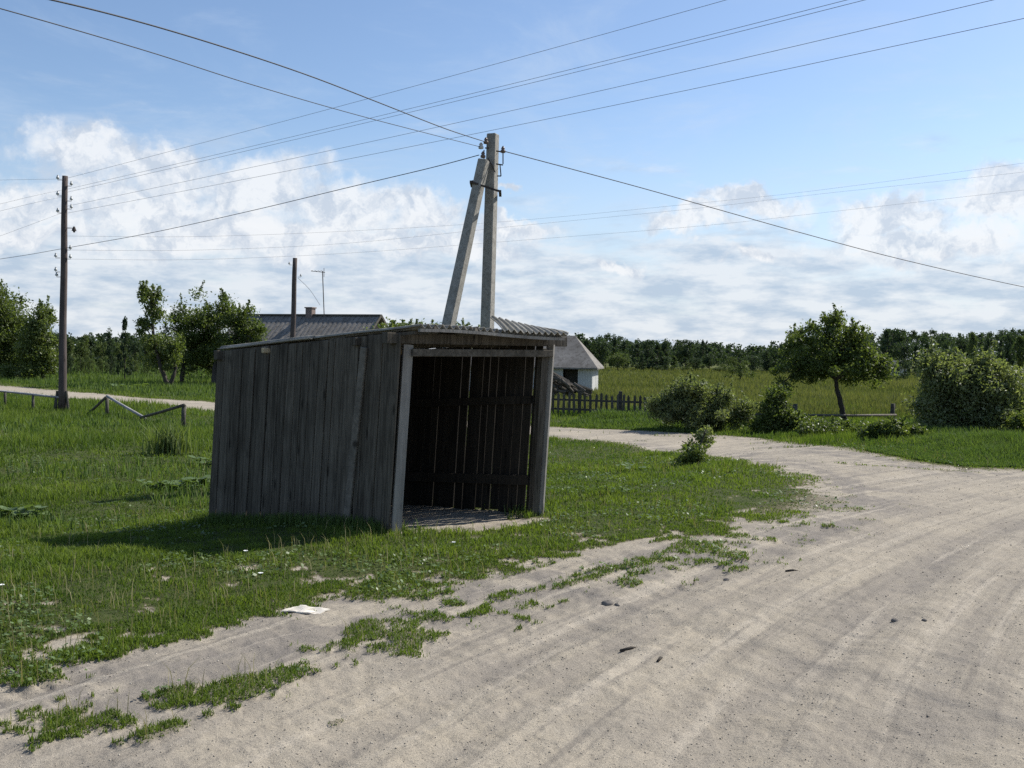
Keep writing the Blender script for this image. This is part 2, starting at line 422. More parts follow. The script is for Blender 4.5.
g = np.concatenate([grass_mask(x[i:i + 100000], y[i:i + 100000]) for i in range(0, len(x), 100000)])
ok = (RNG.random(len(x)) < g ** 1.3) & ~in_quad(x, y, QUAD)
x, y, r, g = keep(ok, x, y, r, g)
patch = fbm(x * .9, y * .9, 61, 3); fpatch = fbm(x * 5, y * 5, 63, 3); patch2 = fbm(x * .25, y * .25, 67, 2)
h = (.034 + .042 * sstep(.35, .75, patch) + .10 * sstep(.5, .8, patch2) * sstep(9, 16, r)) * (.5 + .8 * RNG.random(len(x))) * (.35 + .65 * g) * (.65 + .8 * sstep(.3, .7, fpatch))
dl = -.766 * (x + 3.04) + .643 * (y - 5.93)
h = h * (.72 + .28 * sstep(.3, 2.5, dl))
w = .0035 + .0011 * r * .55
tint = np.clip(.5 + (patch - .5) * 1.6 + (fpatch - .5) * 1.2 + RNG.normal(0, .22, len(x)), 0, 1)
h = h * (.55 + .45 * sstep(-.5, .6, sd_poly(x, y)))
near = r < 26
gn = blades('short_grass', x[near], y[near], h[near], w[near], M['grass'], tint[near], .75)
tag(gn, 'short green grass of the verge around the wooden shelter', 'grass', kind='stuff')
fr = ~near
gf = blades('pasture_grass', x[fr], y[fr], h[fr] * 1.3 + .02, w[fr] * 1.1, M['grass'], tint[fr], .6, two=False)
tag(gf, 'green grass between the village track and far field', 'grass', kind='stuff')
x, y, r = polar(420000, 4.6, 13)
sdn = sd_poly(x, y); x, y, r, sdn = keep(np.abs(sdn + .3) < 1.1, x, y, r, sdn); g = grass_mask(x, y)
x, y, r, g = keep((RNG.random(len(x)) < g) & ~in_quad(x, y, QUAD), x, y, r, g)
o = blades('edge_grass', x, y, RNG.uniform(.018, .05, len(x)) * (.6 + .4 * g), .003 + .0005 * r, M['grass'], np.clip(RNG.normal(.6, .28, len(x)), 0, 1), .95)
tag(o, 'short trampled grass and tufts thinning out into the sandy road edge', 'grass', kind='stuff')
# longer grass on the left and near fence lines
x, y, r = polar(60000, 9, 60); x = x
d = -.766 * (x + 3.04) + .643 * (y - 5.93)
pn = fbm(x * .5, y * .5, 101, 3)
ok = (grass_mask(x, y) > .95) & (d > 4.5) & (pn > .52) & ~in_quad(x, y, QUAD) & (y > 13)
# keep the lawn behind the shelter (between shelter and track) short
ok &= ~((x > 0) & (sd_poly(x, y) < 99) & (y < 30) & (x < 9))
x, y, r = keep(ok, x, y, r)
o = blades('long_grass', x, y, RNG.uniform(.10, .26, len(x)), .006 + .0009 * r, M['tallgrass'], RNG.random(len(x)), .5)
tag(o, 'longer coarse grass in loose drifts over the left pasture', 'grass', kind='stuff')
# verge along the track, right side, in front of the bushes
pts = []
def band(n, a, b, depth, jit=1.0):
    t = RNG.random(n); s = RNG.random(n) ** 1.2 * depth
    ax, ay = a[:2]; bx, by = b[:2]; L = math.hypot(bx - ax, by - ay); nx, ny = -(by - ay) / L, (bx - ax) / L
    return ax + (bx - ax) * t + nx * s, ay + (by - ay) * t + ny * s
xs, ys = [], []
for i, (p, q, dep) in enumerate((((545, 426), (700, 434), 7), ((700, 434), (860, 451), 5), ((860, 451), (960, 467), 6), ((960, 467), (1100, 470), 9))):
    bx_, by_ = band(26000, G(*p), G(*q), dep); xs.append(bx_); ys.append(by_)
x = np.concatenate(xs); y = np.concatenate(ys); r = np.hypot(x, y); g = grass_mask(x, y)
ok = (g > .8) & (sd_poly(x, y) > .25); x, y, r = keep(ok, x, y, r); sdv = sd_poly(x, y)
hh = (.07 + .22 * sstep(.8, 4.0, sdv)) * (.6 + .8 * RNG.random(len(x))) * (.5 + fbm(x * .8, y * .8, 111, 2))
o = blades('verge_grass', x, y, hh, .006 + .0007 * r, M['tallgrass'], np.clip(RNG.normal(.5, .3, len(x)), 0, 1), .55)
tag(o, 'taller verge grass beside the track in front of the bushes', 'grass', kind='stuff')
# weedy yellow meadow beyond the fences
u = RNG.random(170000); y = 41 * (178 / 41) ** u; x = RNG.uniform(-.30, .62, len(y)) * y
left = x < y * .02
ok = (~left) & (terrain(x, y) < 5) & (sd_poly(x, y) > 2); x, y = keep(ok, x, y); r = np.hypot(x, y)
pn = fbm(x * .10, y * .25, 121, 3)
hh = RNG.uniform(.15, .45, len(x)) * (.5 + pn)
o = blades('meadow_weeds', x, y, hh, .014 + .0011 * r, M['meadow'], np.clip(pn * 1.4 - .2 + RNG.normal(0, .25, len(x)), 0, 1), .35, two=False)
tag(o, 'yellowish tall weeds and grass of the fallow field', 'field grass', kind='stuff')
u = RNG.random(60000); y = 50 * (170 / 50) ** u; x = RNG.uniform(-.62, -.05, len(y)) * y
ok = (sd_poly(x, y) > 1.5); x, y = keep(ok, x, y); r = np.hypot(x, y); pn = fbm(x * .1, y * .25, 131, 3)
o = blades('left_meadow_grass'.replace('left_', 'green_'), x, y, RNG.uniform(.12, .35, len(x)) * (.5 + pn), .014 + .001 * r, M['tallgrass'], np.clip(pn + RNG.normal(0, .25, len(x)), 0, 1), .4, two=False)
tag(o, 'green meadow grass in front of the dark trees at left', 'field grass', kind='stuff')

# dry stalks and broad lawn weeds break up the turf
x, y, r = polar(9000, 5, 30); pn = fbm(x * .6, y * .6, 141, 3)
g = grass_mask(x, y); ok = (g > .9) & (pn > .5) & ~in_quad(x, y, QUAD) & (terrain(x, y) < 5); x, y, r = keep(ok, x, y, r)
M['straw'] = leafmat('dry_stalk', (.20, .18, .09), (.34, .30, .16), (.25, .24, .11), .3, .7, .2)
o = blades('dry_stalks', x, y, RNG.uniform(.08, .24, len(x)), .0035 + .0003 * r, M['straw'], RNG.random(len(x)), .6)
tag(o, 'thin dry straw-coloured stalks standing sparsely in the lawn', 'dry grass', kind='stuff')
x, y, r = polar(60000, 5, 32); pn = fbm(x * 1.3, y * 1.3, 151, 3)
g = grass_mask(x, y); ok = (g > .6) & (pn > .56) & ~in_quad(x, y, QUAD); x, y, r = keep(ok, x, y, r); n = len(x)
zz = terrain(x, y) + (fbm(x * 3, y * 3, 41, 3) - .5) * .035 + RNG.uniform(.01, .06, n)
c_ = np.stack([x, y, zz], 1); a_ = RNG.normal(0, 1, (n, 3)); a_[:, 2] *= .35; a_ /= np.linalg.norm(a_, axis=1)[:, None]; b_ = np.cross(a_, np.array([0, 0, 1.0]) + RNG.normal(0, .3, (n, 3))); b_ /= np.linalg.norm(b_, axis=1)[:, None]
sz = (RNG.uniform(.010, .024, n) * (.8 + r * .03))[:, None]
o = mesh_obj('lawn_weeds', np.stack([c_ - a_ * sz, c_ + b_ * sz * .7, c_ + a_ * sz, c_ - b_ * sz * .7], 1).reshape(-1, 3), np.arange(n * 4).reshape(-1, 4), M['burdock'], {'tint': ('FACE', RNG.random(n))})
tag(o, 'clover and small broad-leaved weeds growing through the lawn', 'weeds', kind='stuff')
# gravel
def gravel():
    n = 150000
    x, y, r = polar(n, 3.6, 26)
    x2, y2, r2 = polar(1, 5, 6)
    g = grass_mask(x, y); hr, cr = rut_fields(x, y)
    ok = (RNG.random(len(x)) < (1 - g) * (.35 + .65 * cr)) & ~in_quad(x, y, QUAD); x, y, r = keep(ok, x, y, r)
    n = len(x); s = (.0020 + .0050 * RNG.random(n) ** 7) * (.7 + r * .06)
    hr, cr = rut_fields(x, y); sd = sd_poly(x, y)
    z = terrain(x, y) + hr * sstep(0, .4, -sd + .1) + (fbm(x * 3, y * 3, 41, 3) - .5) * .035 + (fbm(x * 14, y * 14, 43, 3) - .5) * .022 - .012 + s * .25
    base = np.array([[1, 0, 0], [-1, 0, 0], [0, 1, 0], [0, -1, 0], [0, 0, .7], [0, 0, -.7]], float)
    rot = RNG.uniform(0, 6.28, n); c, sn = np.cos(rot), np.sin(rot)
    v = base[None] * RNG.uniform(.65, 1.3, (n, 6, 1)) * s[:, None, None]
    vx = v[..., 0] * c[:, None] - v[..., 1] * sn[:, None]; vy = v[..., 0] * sn[:, None] + v[..., 1] * c[:, None]
    co = np.stack([vx + x[:, None], vy + y[:, None], v[..., 2] + z[:, None]], -1).reshape(-1, 3)
    fb = np.array([[0, 2, 4], [2, 1, 4], [1, 3, 4], [3, 0, 4], [2, 0, 5], [1, 2, 5], [3, 1, 5], [0, 3, 5]])
    f = (np.arange(n)[:, None, None] * 6 + fb[None]).reshape(-1, 3)
    mm, t, b = new_mat('pebble', .9, .15); t.l.new(t.mix(t.attr('tint'), (.24, .21, .17), (.52, .47, .39)), b.inputs['Base Color'])
    o = mesh_obj('gravel', co, f, mm, {'tint': ('FACE', np.repeat(RNG.random(n) ** 1.6, 8))})
    tag(o, 'loose small pebbles scattered over the sandy road', 'gravel', kind='stuff')
gravel()

# ------------------------------------------------------------------ solids
class MB:
    def __init__(s): s.v = []; s.f = []; s.t = []
    def hexa(s, p, tint=None):
        """p: 8 points, bottom 4 ccw then top 4"""
        k = len(s.v); s.v += [tuple(map(float, q)) for q in p]
        fs = [(3, 2, 1, 0), (4, 5, 6, 7), (0, 1, 5, 4), (1, 2, 6, 5), (2, 3, 7, 6), (3, 0, 4, 7)]
        s.f += [tuple(k + i for i in f) for f in fs]; s.t += [random.random() if tint is None else tint] * 6
        return s
    def box(s, c, size, rz=0, tint=None):
        cx, cy, cz = c; hx, hy, hz = [q / 2 for q in size]; co, si = math.cos(rz), math.sin(rz)
        P = []
        for z in (-hz, hz):
            for (a, b) in ((-hx, -hy), (hx, -hy), (hx, hy), (-hx, hy)): P.append((cx + a * co - b * si, cy + a * si + b * co, cz + z))
        return s.hexa(P, tint)
    def bar(s, a, b, w, h, up=(0, 0, 1), tint=None, taper=1.0):
        a = Vector([float(q) for q in a]); b = Vector([float(q) for q in b]); d = (b - a).normalized(); up = Vector(up)
        sd = d.cross(up)
        if sd.length < 1e-4: sd = d.cross(Vector((1, 0, 0)))
        sd.normalize(); u2 = sd.cross(d).normalized(); P = []
        for q, k in ((a, 1.0), (b, taper)):
            for (i, j) in ((-1, -1), (1, -1), (1, 1), (-1, 1)): P.append(q + sd * i * w / 2 * k + u2 * j * h / 2 * k)
        return s.hexa(P, tint)
    def tube(s, pts, rad, n=8, tint=None, cap=True):
        pts = [Vector([float(c) for c in q]) for q in pts]; k0 = len(s.v)
        rads = rad if isinstance(rad, (list, tuple)) else [rad] * len(pts)
        for i, q in enumerate(pts):
            d = (pts[min(i + 1, len(pts) - 1)] - pts[max(i - 1, 0)]).normalized()
            sx = d.cross(Vector((0, 0, 1)))
            if sx.length < .05: sx = d.cross(Vector((0, 1, 0)))
            sx.normalize(); sy = d.cross(sx).normalized()
            for j in range(n):
                an = 2 * math.pi * j / n
                s.v.append(tuple(q + (sx * math.cos(an) + sy * math.sin(an)) * rads[i]))
        tt = random.random() if tint is None else tint
        for i in range(len(pts) - 1):
            for j in range(n):
                a = k0 + i * n + j; b = k0 + i * n + (j + 1) % n
                s.f.append((a, b, b + n, a + n)); s.t.append(tt)
        if cap:
            s.f.append(tuple(k0 + j for j in range(n))[::-1]); s.f.append(tuple(k0 + (len(pts) - 1) * n + j for j in range(n))); s.t += [tt, tt]
        return s
    def lathe(s, c, prof, n=10, axis=None):
        """prof: (r,z) list along z"""
        return s.tube([(c[0], c[1], c[2] + z) for r_, z in prof], [r_ for r_, z in prof], n)
    def build(s, name, mat, parent=None, smooth=False, origin=None):
        v = np.array(s.v, float)
        if parent is not None and origin is None:
            M_ = np.array(parent.location); 
            pr = parent
            while pr.parent is not None: pr = pr.parent; M_ = M_ + np.array(pr.location)
            v = v - M_
        loc = None
        if parent is None:
            loc = np.array([v[:, 0].mean(), v[:, 1].mean(), v[:, 2].min()]) if origin is None else np.array(origin); v = v - loc
        me = bpy.data.meshes.new(name); me.from_pydata([tuple(q) for q in v], [], s.f); me.update()
        a = me.attributes.new('tint', 'FLOAT', 'FACE'); a.data.foreach_set('value', np.array(s.t, np.float32))
        if smooth: me.polygons.foreach_set('use_smooth', np.ones(len(me.polygons), bool))
        me.materials.append(mat); o = bpy.data.objects.new(name, me); COL.objects.link(o)
        if parent is not None: o.parent = parent
        else: o.location = Vector(loc)
        return o
def bevel(o, w=.006, seg=1):
    b = o.modifiers.new('bevel', 'BEVEL'); b.width = w; b.segments = seg; b.limit_method = 'ANGLE'; return o
def V3(p, z): return np.array([p[0], p[1], z], float)

# ------------------------------------------------------------------ the shelter
FD = (P2 - P1) / np.linalg.norm(P2 - P1); FW = float(np.linalg.norm(P2 - P1)); NF = np.array([FD[1], -FD[0]])   # outward front
NL = np.array([-BD[1], BD[0]]) * 1.0
if np.dot(NL, P1 - P2) < 0: NL = -NL
zP1, zP2, zP4, zP3 = gz(*P1), gz(*P2), gz(*P4) - .02, gz(*P3)
shel = empty('wooden_shelter', (P1[0] + 0, P1[1], zP1), 'dark weathered plank bus shelter with corrugated slate roof on the grass', 'shelter')
LEAN = np.array([.10, .0])         # the whole frame leans to the right
def topz(v):                       # height of wall tops along the depth
    return 2.12 - .245 * v / LW
def wall(name, a, b, za, zb, ta, tb, nrm, wmin, wmax, gapf, mat, zoff=0, topcut=0):
    """a->b bottom line; vertical planks"""
    L = float(np.linalg.norm(b - a)); d = (b - a) / L; mb = MB(); s = 0
    while s < L - .03:
        w = min(random.uniform(wmin, wmax), L - s)
        g_ = gapf()
        for side in (0,):
            s0, s1 = s, s + w - g_
            P = []
            jz = random.uniform(-.03, .05); jt = random.uniform(-.02, .012); off = random.uniform(-.008, .008); sk = random.uniform(-.006, .006)
            for top in (0, 1):
                for (ss, th) in ((s0, 0), (s1, 0), (s1, .022), (s0, .022)):
                    f_ = ss / L
                    base = a + d * (ss + (sk if top else 0)) + nrm * (th + off)
                    z = (za + (zb - za) * f_ + jz) if not top else (ta + (tb - ta) * f_ + jt - topcut)
                    le = LEAN * ((z - za) / 2.1)
                    P.append((base[0] + le[0], base[1] + le[1], z))
            mb.hexa(P)
        s += w
    return bevel(mb.build(name, mat, shel), .003)
gl = lambda: random.choice([.004, .006, .009, .012])
wall('side_wall', P1 + NL * .02 - BD * .05, P4 + NL * .02, zP1 - .03, zP4 - .12, topz(0) + .075, topz(LW) + .06, NL, .10, .165, gl, M['wood'])
gi = lambda: random.choice([.003, .003, .004, .005, .013, .016, .008])
wall('side_wall', P2 + BD * .06, P3, zP2, zP3, topz(0) + .05, topz(LW) + .04, -NL, .09, .15, gi, M['wood_inner_shaded'])
wall('back_wall', P4 + FD * .02, P3, zP4, zP3, topz(LW), topz(LW), -NF, .10, .15, gi, M['wood_inner_shaded'])
def lean(p, z, zb=0): return np.array([p[0], p[1], z]) + np.array([LEAN[0], LEAN[1], 0]) * ((z - zb) / 2.1)
# posts
mb = MB(); b0 = V3(P1 + NF * .07 + FD * .055, zP1 - .1); b1 = V3(P1 + NF * .07 + FD * .185, 2.06)
mb.bar(b0, b1, .11, .05, up=(.45, -.89, 0), tint=.8); mb.build('corner_post', M['wood_post_sunlit'], shel)
mb = MB(); q = P2 + FD * -.05 + NF * .01
mb.bar(V3(q, zP2 - .1), lean(q, 2.05), .095, .10, up=tuple(FD) + (0,), tint=.3); bevel(mb.build('corner_post', M['wood'], shel), .006)
mb = MB(); q = P2 + FD * .035 + NF * .04
mb.bar(V3(q, zP2 - .02), lean(q, 2.1), .10, .035, up=(.5, .86, 0), tint=.9); mb.build('edge_board', M['wood_post_sunlit'], shel)
for pp, zz in ((P3, zP3), (P4 + FD * .05, zP4)):
    mb = MB(); mb.bar(V3(pp - BD * .07, zz - .1), lean(pp - BD * .07, topz(LW) - .03), .11, .11, up=tuple(FD) + (0,)); mb.build('corner_post', M['wood_inner_shaded'], shel)
# vertical batten nailed on the left wall
mb = MB(); q = P1 + BD * .62 + NL * .062; q2 = P1 + BD * .50 + NL * .062
mb.bar(V3(q, zP1 - .03), V3(q2, 0) + np.array([LEAN[0], 0, topz(.5) - .06]), .10, .028, up=tuple(NL) + (0,), tint=1.0); bevel(mb.build('batten', M['wood_beam'], shel), .004)
# rails inside right wall
for v, hh_ in ((.42, .12), (1.42, .10)):
    mb = MB(); a_ = P2 - (-NL) * .0 + NL * .045; dz = -.13
    mb.bar(lean(a_ + BD * .1, v), lean(a_ + BD * (LW - .1), v - .22), .05, hh_); mb.build('rail', M['wood_inner_shaded'], shel)
    mb = MB(); mb.bar(lean(P1 - NL * .03 + BD * .1, v), lean(P1 - NL * .03 + BD * (LW - .1), v - .2), .05, hh_); mb.build('rail', M['wood_inner_shaded'], shel)
# lintel
mb = MB(); mb.bar(lean(P1 + NF * .085 + FD * .12, 1.975), lean(P2 + NF * .085 + FD * .03, 1.99), .05, .085); bevel(mb.build('lintel', M['wood_beam'], shel), .005)
# purlins along the front direction, ends poke out of the left wall
for s_, e0, sz, mt in ((.04, .16, .12, 'wood'), (.62, .10, .09, 'wood'), (2.25, .11, .065, 'wood_fresh'), (LW - .09, .10, .12, 'wood')):
    zt = topz(s_) + .012
    a_ = P1 + BD * s_ - FD * e0; b_ = P2 + BD * s_ + FD * .33
    mb = MB(); mb.bar(lean(a_, zt), lean(b_, zt + .01), sz, sz); bevel(mb.build('purlin', M['wood' if mt == 'wood' else mt], shel), .006)
# rafters poking forward
for k, f_ in enumerate((.10, .36, .66, .93)):
    a_ = P1 + FD * FW * f_ - BD * .30; b_ = P1 + FD * FW * f_ + BD * (LW + .05)
    mb = MB(); mb.bar(lean(a_, topz(-.3) + .085), lean(b_, topz(LW) + .07), .055, .075); mb.build('rafter', M['wood_beam'], shel)
# eave batten
ZE = 2.225
def eave(u, v):    # u along the front, v depth; base height of the roof plane
    z = ZE - .30 * (v + .37) / (LW + .42)
    z += .018 * math.sin(u * 2.3 + .6) - .012 * u
    p = P1 + FD * u + BD * v
    return np.array([p[0] + .10, p[1], z])
mb = MB(); n_ = 8
for k in range(n_):
    u0 = .0 + 2.06 * k / n_; u1 = .0 + 2.06 * (k + 1) / n_
    mb.bar(eave(u0, -.30) - np.array([0, 0, .012]), eave(u1, -.30) - np.array([0, 0, .012]), .05, .035)
mb.build('eave_batten', M['wood_post_sunlit'], shel)
# verge board along left
mb = MB(); mb.bar(eave(-.02, -.27) - [0, 0, .035], eave(-.02, LW + .02) - [0, 0, .012], .03, .035, tint=.2); mb.build('verge_board', M['wood'], shel)
def corrugated(name, u0, u1, v0, v1, fz, pitch=.094, amp=.022, nv=10, th=.008, mat=None):
    nu = int((u1 - u0) / pitch * 10); U = np.linspace(u0, u1, nu + 1); Vv = np.linspace(v0, v1, nv + 1)
    v = []; f = []
    for lay in (0, 1):
        for j, vv in enumerate(Vv):
            for u in U:
                p = fz(u, vv); v.append((p[0], p[1], p[2] + amp * math.sin(2 * math.pi * u / pitch) + amp - th * lay + .006 * vnoise(np.array([u * 3.]), np.array([vv * 3.]))[0]))
    n1 = nu + 1; tot = n1 * (nv + 1)
    for j in range(nv):
        for i in range(nu):
            a = j * n1 + i; f.append((a, a + 1, a + 1 + n1, a + n1)); f.append((tot + a, tot + a + n1, tot + a + 1 + n1, tot + a + 1))
    for i in range(nu):
        f.append((i, tot + i, tot + i + 1, i + 1)); a = nv * n1 + i; f.append((a, a + 1, tot + a + 1, tot + a))
    for j in range(nv):
        a = j * n1; f.append((a, a + n1, tot + a + n1, tot + a)); a = j * n1 + nu; f.append((a, tot + a, tot + a + n1, a + n1))
    o = mesh_obj(name, np.array(v) - np.array(shel.location), f, mat or M['slate'], None, False, shel)
    o.data.polygons.foreach_set('use_smooth', np.ones(len(o.data.polygons), bool)); 
    return o
corrugated('roof_sheet', .0, 2.12, -.30, 1.55, lambda u, v: eave(u, v) + [0, 0, .012])
corrugated('roof_sheet', -.04, 2.10, 1.45, LW - .01, lambda u, v: eave(u, v) + [0, 0, .026])
def loose(u, v):
    e = eave(u, -.34) + [0, 0, .04]; k = (v + .43)
    return e + np.array([BD[0] * k, BD[1] * k, k * (.95 - .62 * (u - 1.1)) - k * k * 1.1])
corrugated('loose_roof_sheet', 1.10, 2.08, -.45, -.23, loose, nv=5, amp=.017)

# ------------------------------------------------------------------ concrete pole
cp = at(487.5, 352, 20.0); cpz = gz(cp[0], cp[1])
pole = empty('concrete_pole', (cp[0], cp[1], cpz), 'grey concrete power pole with slanted brace rising behind the shelter', 'power pole')
ptop = at(493, 134, 20.0); pbot = at(486.5, 352, 20); dd = (ptop - pbot); pb = ptop - dd / dd[2] * (ptop[2] - cpz + .1)
rotn = (.83, -.55, 0)
mb = MB(); mb.bar(pb, ptop, .235, .235, up=(-.42, -.9, 0), taper=.82); bevel(mb.build('post', M['concrete'], pole), .015)
bt = at(484, 160, 19.75); bb = at(449, 323, 19.4); d_ = bb - bt; bb = bt + d_ / -d_[2] * (bt[2] - cpz + .1)
mb = MB(); mb.bar(bb, bt, .22, .24, up=(-.42, -.9, 0), taper=.82); bevel(mb.build('brace', M['concrete'], pole), .015)
mb = MB(); c0 = at(471, 182, 19.6); c1 = at(500, 191.5, 19.6); mb.bar(c0, c1, .035, .035); mb.bar(at(472, 181, 20.0), at(499, 191, 20.15), .035, .035)
for q in (c0, c1): mb.bar(q + [0, -.03, 0], q + [0, .5, 0], .05, .05)
mb.build('clamp', M['iron'], pole)
mb = MB()
for (a, b) in (((496, 151), (503, 152)), ((503, 146), (503, 164)), ((496, 164), (503, 165)), ((500, 165), (501, 176)), ((497, 176), (501, 176)), ((488, 158), (495, 172)), ((484, 150), (484, 163)), ((485, 148), (489, 148))):
    mb.bar(at(*a, 19.8), at(*b, 19.8), .022, .022)
mb.build('iron_bracket', M['iron'], pole)
for (a, b) in ((483, 155), (503, 150), (486, 141), (481, 146)):
    mb = MB(); q = at(a, b, 19.8); mb.lathe(q - [0, 0, .06], [(.02, 0), (.05, .01), (.05, .05), (.03, .07), (.04, .09), (.015, .13)]); mb.build('insulator', M['porcelain'] if a != 481 else M['white_ins'], pole, True)

# wooden poles
def wood_pole(name, base, top, r0, r1, label, pins, Y, group='wooden power poles'):
    o = empty(name, (base[0], base[1], gz(base[0], base[1])), label, 'power pole', group)
    n = 10; pts = [base + (top - base) * k / n + (np.array([math.sin(k * 1.3) * .01, 0, 0])) for k in range(n + 1)]; pts[0] = pts[0] - [0, 0, .15]
    mb = MB(); mb.tube(pts, [r0 + (r1 - r0) * k / n for k in range(n + 1)], 12); mb.build('post', M['wood_pole'], o, True)
    for (px, py, sx) in pins:
        q = at(px, py, Y); mb = MB(); e = q + np.array([sx * .16, 0, 0])
        mb.tube([q, e, e + [0, 0, .05]], .012, 6); h_ = mb.build('hook', M['iron'], o)
        mb = MB(); mb.lathe(e + [0, 0, .04], [(.02, 0), (.06, .01), (.055, .07), (.03, .09), (.035, .12), (.015, .15)], 8); mb.build('insulator', M['white_ins'], h_, True)
    return o
gl_ = G(62, 411); YL = gl_[1]
wp = wood_pole('wooden_pole', gl_, at(65, 176, YL), .15, .10, 'tall tarred wooden power pole beside the low rail fence at far left', [(62, 180, -1), (67, 186, 1), (62, 196, -1), (67, 201, 1), (62, 213, -1), (67, 209, 1), (66, 250, 1), (60, 258, -1), (66, 259, 1), (60, 272, -1), (61, 277, -1)], YL)
mb = MB(); q = at(66, 228, YL); mb.tube([q, q + [.3, 0, 0]], .015, 6); mb.tube([q + [.3, 0, .06], q + [.3, 0, -.1]], [.03, .09], 10); mb.tube([q + [.3, 0, -.1], q + [.3, 0, -.16]], [.05, .03], 8); mb.build('lamp_arm', M['iron'], wp)
mb = MB()
for s_ in (-1, 1): mb.tube([gl_ + [s_ * .28, -.05, -.1], gl_ + [s_ * .16, -.02, .75]], .05, 8)
mb.build('foot_stub', M['wood_dark'], wp)
g2 = at(292, 352, 58.0); z2 = gz(g2[0], g2[1]); tp2 = at(295, 258, 58.0); b2 = at(291.5, 376, 58.0); b2[2] = z2
wood_pole('wooden_pole', b2, tp2, .17, .13, 'slim dark wooden power pole standing behind the shelter before the house roof', [(292, 265, -1), (298, 277, 1)], 58.0)

# wires
def wire(label, pts, rad, mat='wire', sub=10, group=None):
    P = [at(*p) for p in pts]
    # smooth Catmull-Rom
    out = []
    for i in range(len(P) - 1):
        p0 = P[max(i - 1, 0)]; p1 = P[i]; p2 = P[i + 1]; p3 = P[min(i + 2, len(P) - 1)]
        for k in range(sub):
            t = k / sub; out.append(.5 * ((2 * p1) + (-p0 + p2) * t + (2 * p0 - 5 * p1 + 4 * p2 - p3) * t * t + (-p0 + 3 * p1 - 3 * p2 + p3) * t ** 3))
    out.append(P[-1]); mb = MB(); mb.tube(out, rad, 5); o = mb.build('power_cable' if rad > .008 else 'power_wire', M[mat], None, True)
    return tag(o, label, 'wire', group)
wire('thick twisted black cable rising left from the concrete pole top, uppermost on its left', [(486, 142, 19.8), (445, 128.5, 17.6), (380, 103, 15), (310, 76, 13), (230, 49, 11.3), (140, 22, 10), (48, -1, 9), (-100, -32, 7.8)], .0085)
wire('second dark cable left of the concrete pole, just below the twisted one', [(481, 147, 19.8), (430, 134, 18), (350, 113, 15.5), (250, 84, 13), (150, 52, 11.2), (20, 14, 9.6), (-120, -24, 8.3)], .006)
wire('dark cable dropping from the concrete pole down to the right edge', [(505, 151.5, 19.8), (560, 166, 20.5), (640, 187.5, 21.5), (720, 210, 22.5), (800, 232.5, 23.5), (900, 259, 25), (1024, 287, 27), (1200, 322, 30)], .0095)
wire('sagging service cable from the concrete pole past the far left pole', [(479, 155, 19.8), (430, 168, 21.5), (350, 187, 24.5), (250, 211, 28.5), (150, 233, 32.5), (66, 248, YL - .3), (0, 259, 39), (-150, 280, 46)], .009)
UPW = [((68, 178), -.2755, 'topmost of five thin wires running from far left pole to upper right'), ((68, 189), -.2455, 'second of five thin wires running from far left pole to upper right'),
       ((68, 192), -.2435, 'third of five thin wires from far left pole, close under the second'), ((68, 206), -.2235, 'fourth of five thin wires running from far left pole to upper right'),
       ((68, 213), -.2040, 'lowest of five thin wires running from far left pole to upper right')]
for (a, b), sl, lb in UPW:
    pts = []
    for px, Yd in ((68, YL - .2), (200, 30.5), (350, 25.5), (512, 21.5), (700, 18), (900, 15), (1100, 12.6), (1500, 9.5), (2300, 6)):
        t = (px - 68) / 950; sag = 7 * 4 * t * (1 - t) if 0 < t < 1 else 0
        pts.append((px, b + sl * (px - 68) + sag * .55, Yd))
    wire(lb, pts, .0045, 'wire_thin', 6, 'wires over the road')
for lb, pts in (('upper of three faint wires strung low from the left pole to the right edge', [(66, 236, YL), (200, 236.5, 42), (350, 231, 47), (512, 221, 50), (700, 203, 50), (820, 190, 50), (1024, 163, 48), (1200, 138, 46)]),
                ('middle of three faint wires strung low from the left pole to the right edge', [(66, 250, YL), (200, 250, 42), (350, 243, 47), (512, 226.5, 50), (700, 208, 50), (820, 194, 50), (1024, 172, 48), (1200, 150, 46)]),
                ('lowest of three faint wires strung low from the left pole to the right', [(66, 259, YL), (200, 259.5, 42), (350, 253, 47), (512, 241, 50), (700, 226, 50), (820, 213, 50), (1024, 190, 48), (1200, 170, 46)])):
    wire(lb, pts, .0042, 'wire_thin', 6, 'wires behind the shelter')
for lb, pts in (('topmost faint wire from the far left pole to the left edge', [(62, 179, YL), (0, 180, 37), (-200, 184, 42)]),
                ('faint wire sloping down left from the far left pole, second from top', [(62, 190, YL), (0, 204, 36), (-200, 255, 40)]),
                ('faint wire sloping down left from the far left pole, third from top', [(62, 197, YL), (0, 211, 36), (-200, 262, 40)]),
                ('lowest faint wire sloping down left from the far left pole', [(62, 213, YL), (0, 236, 36), (-200, 310, 40)])):
    wire(lb, pts, .0038, 'wire_thin', 5, 'wires left of the pole')
wire('thin drop wire from slim pole behind shelter to the aerial mast', [(298, 278, 58), (310, 290, 64), (320, 305, 72)], .012, 'wire_thin', 5)

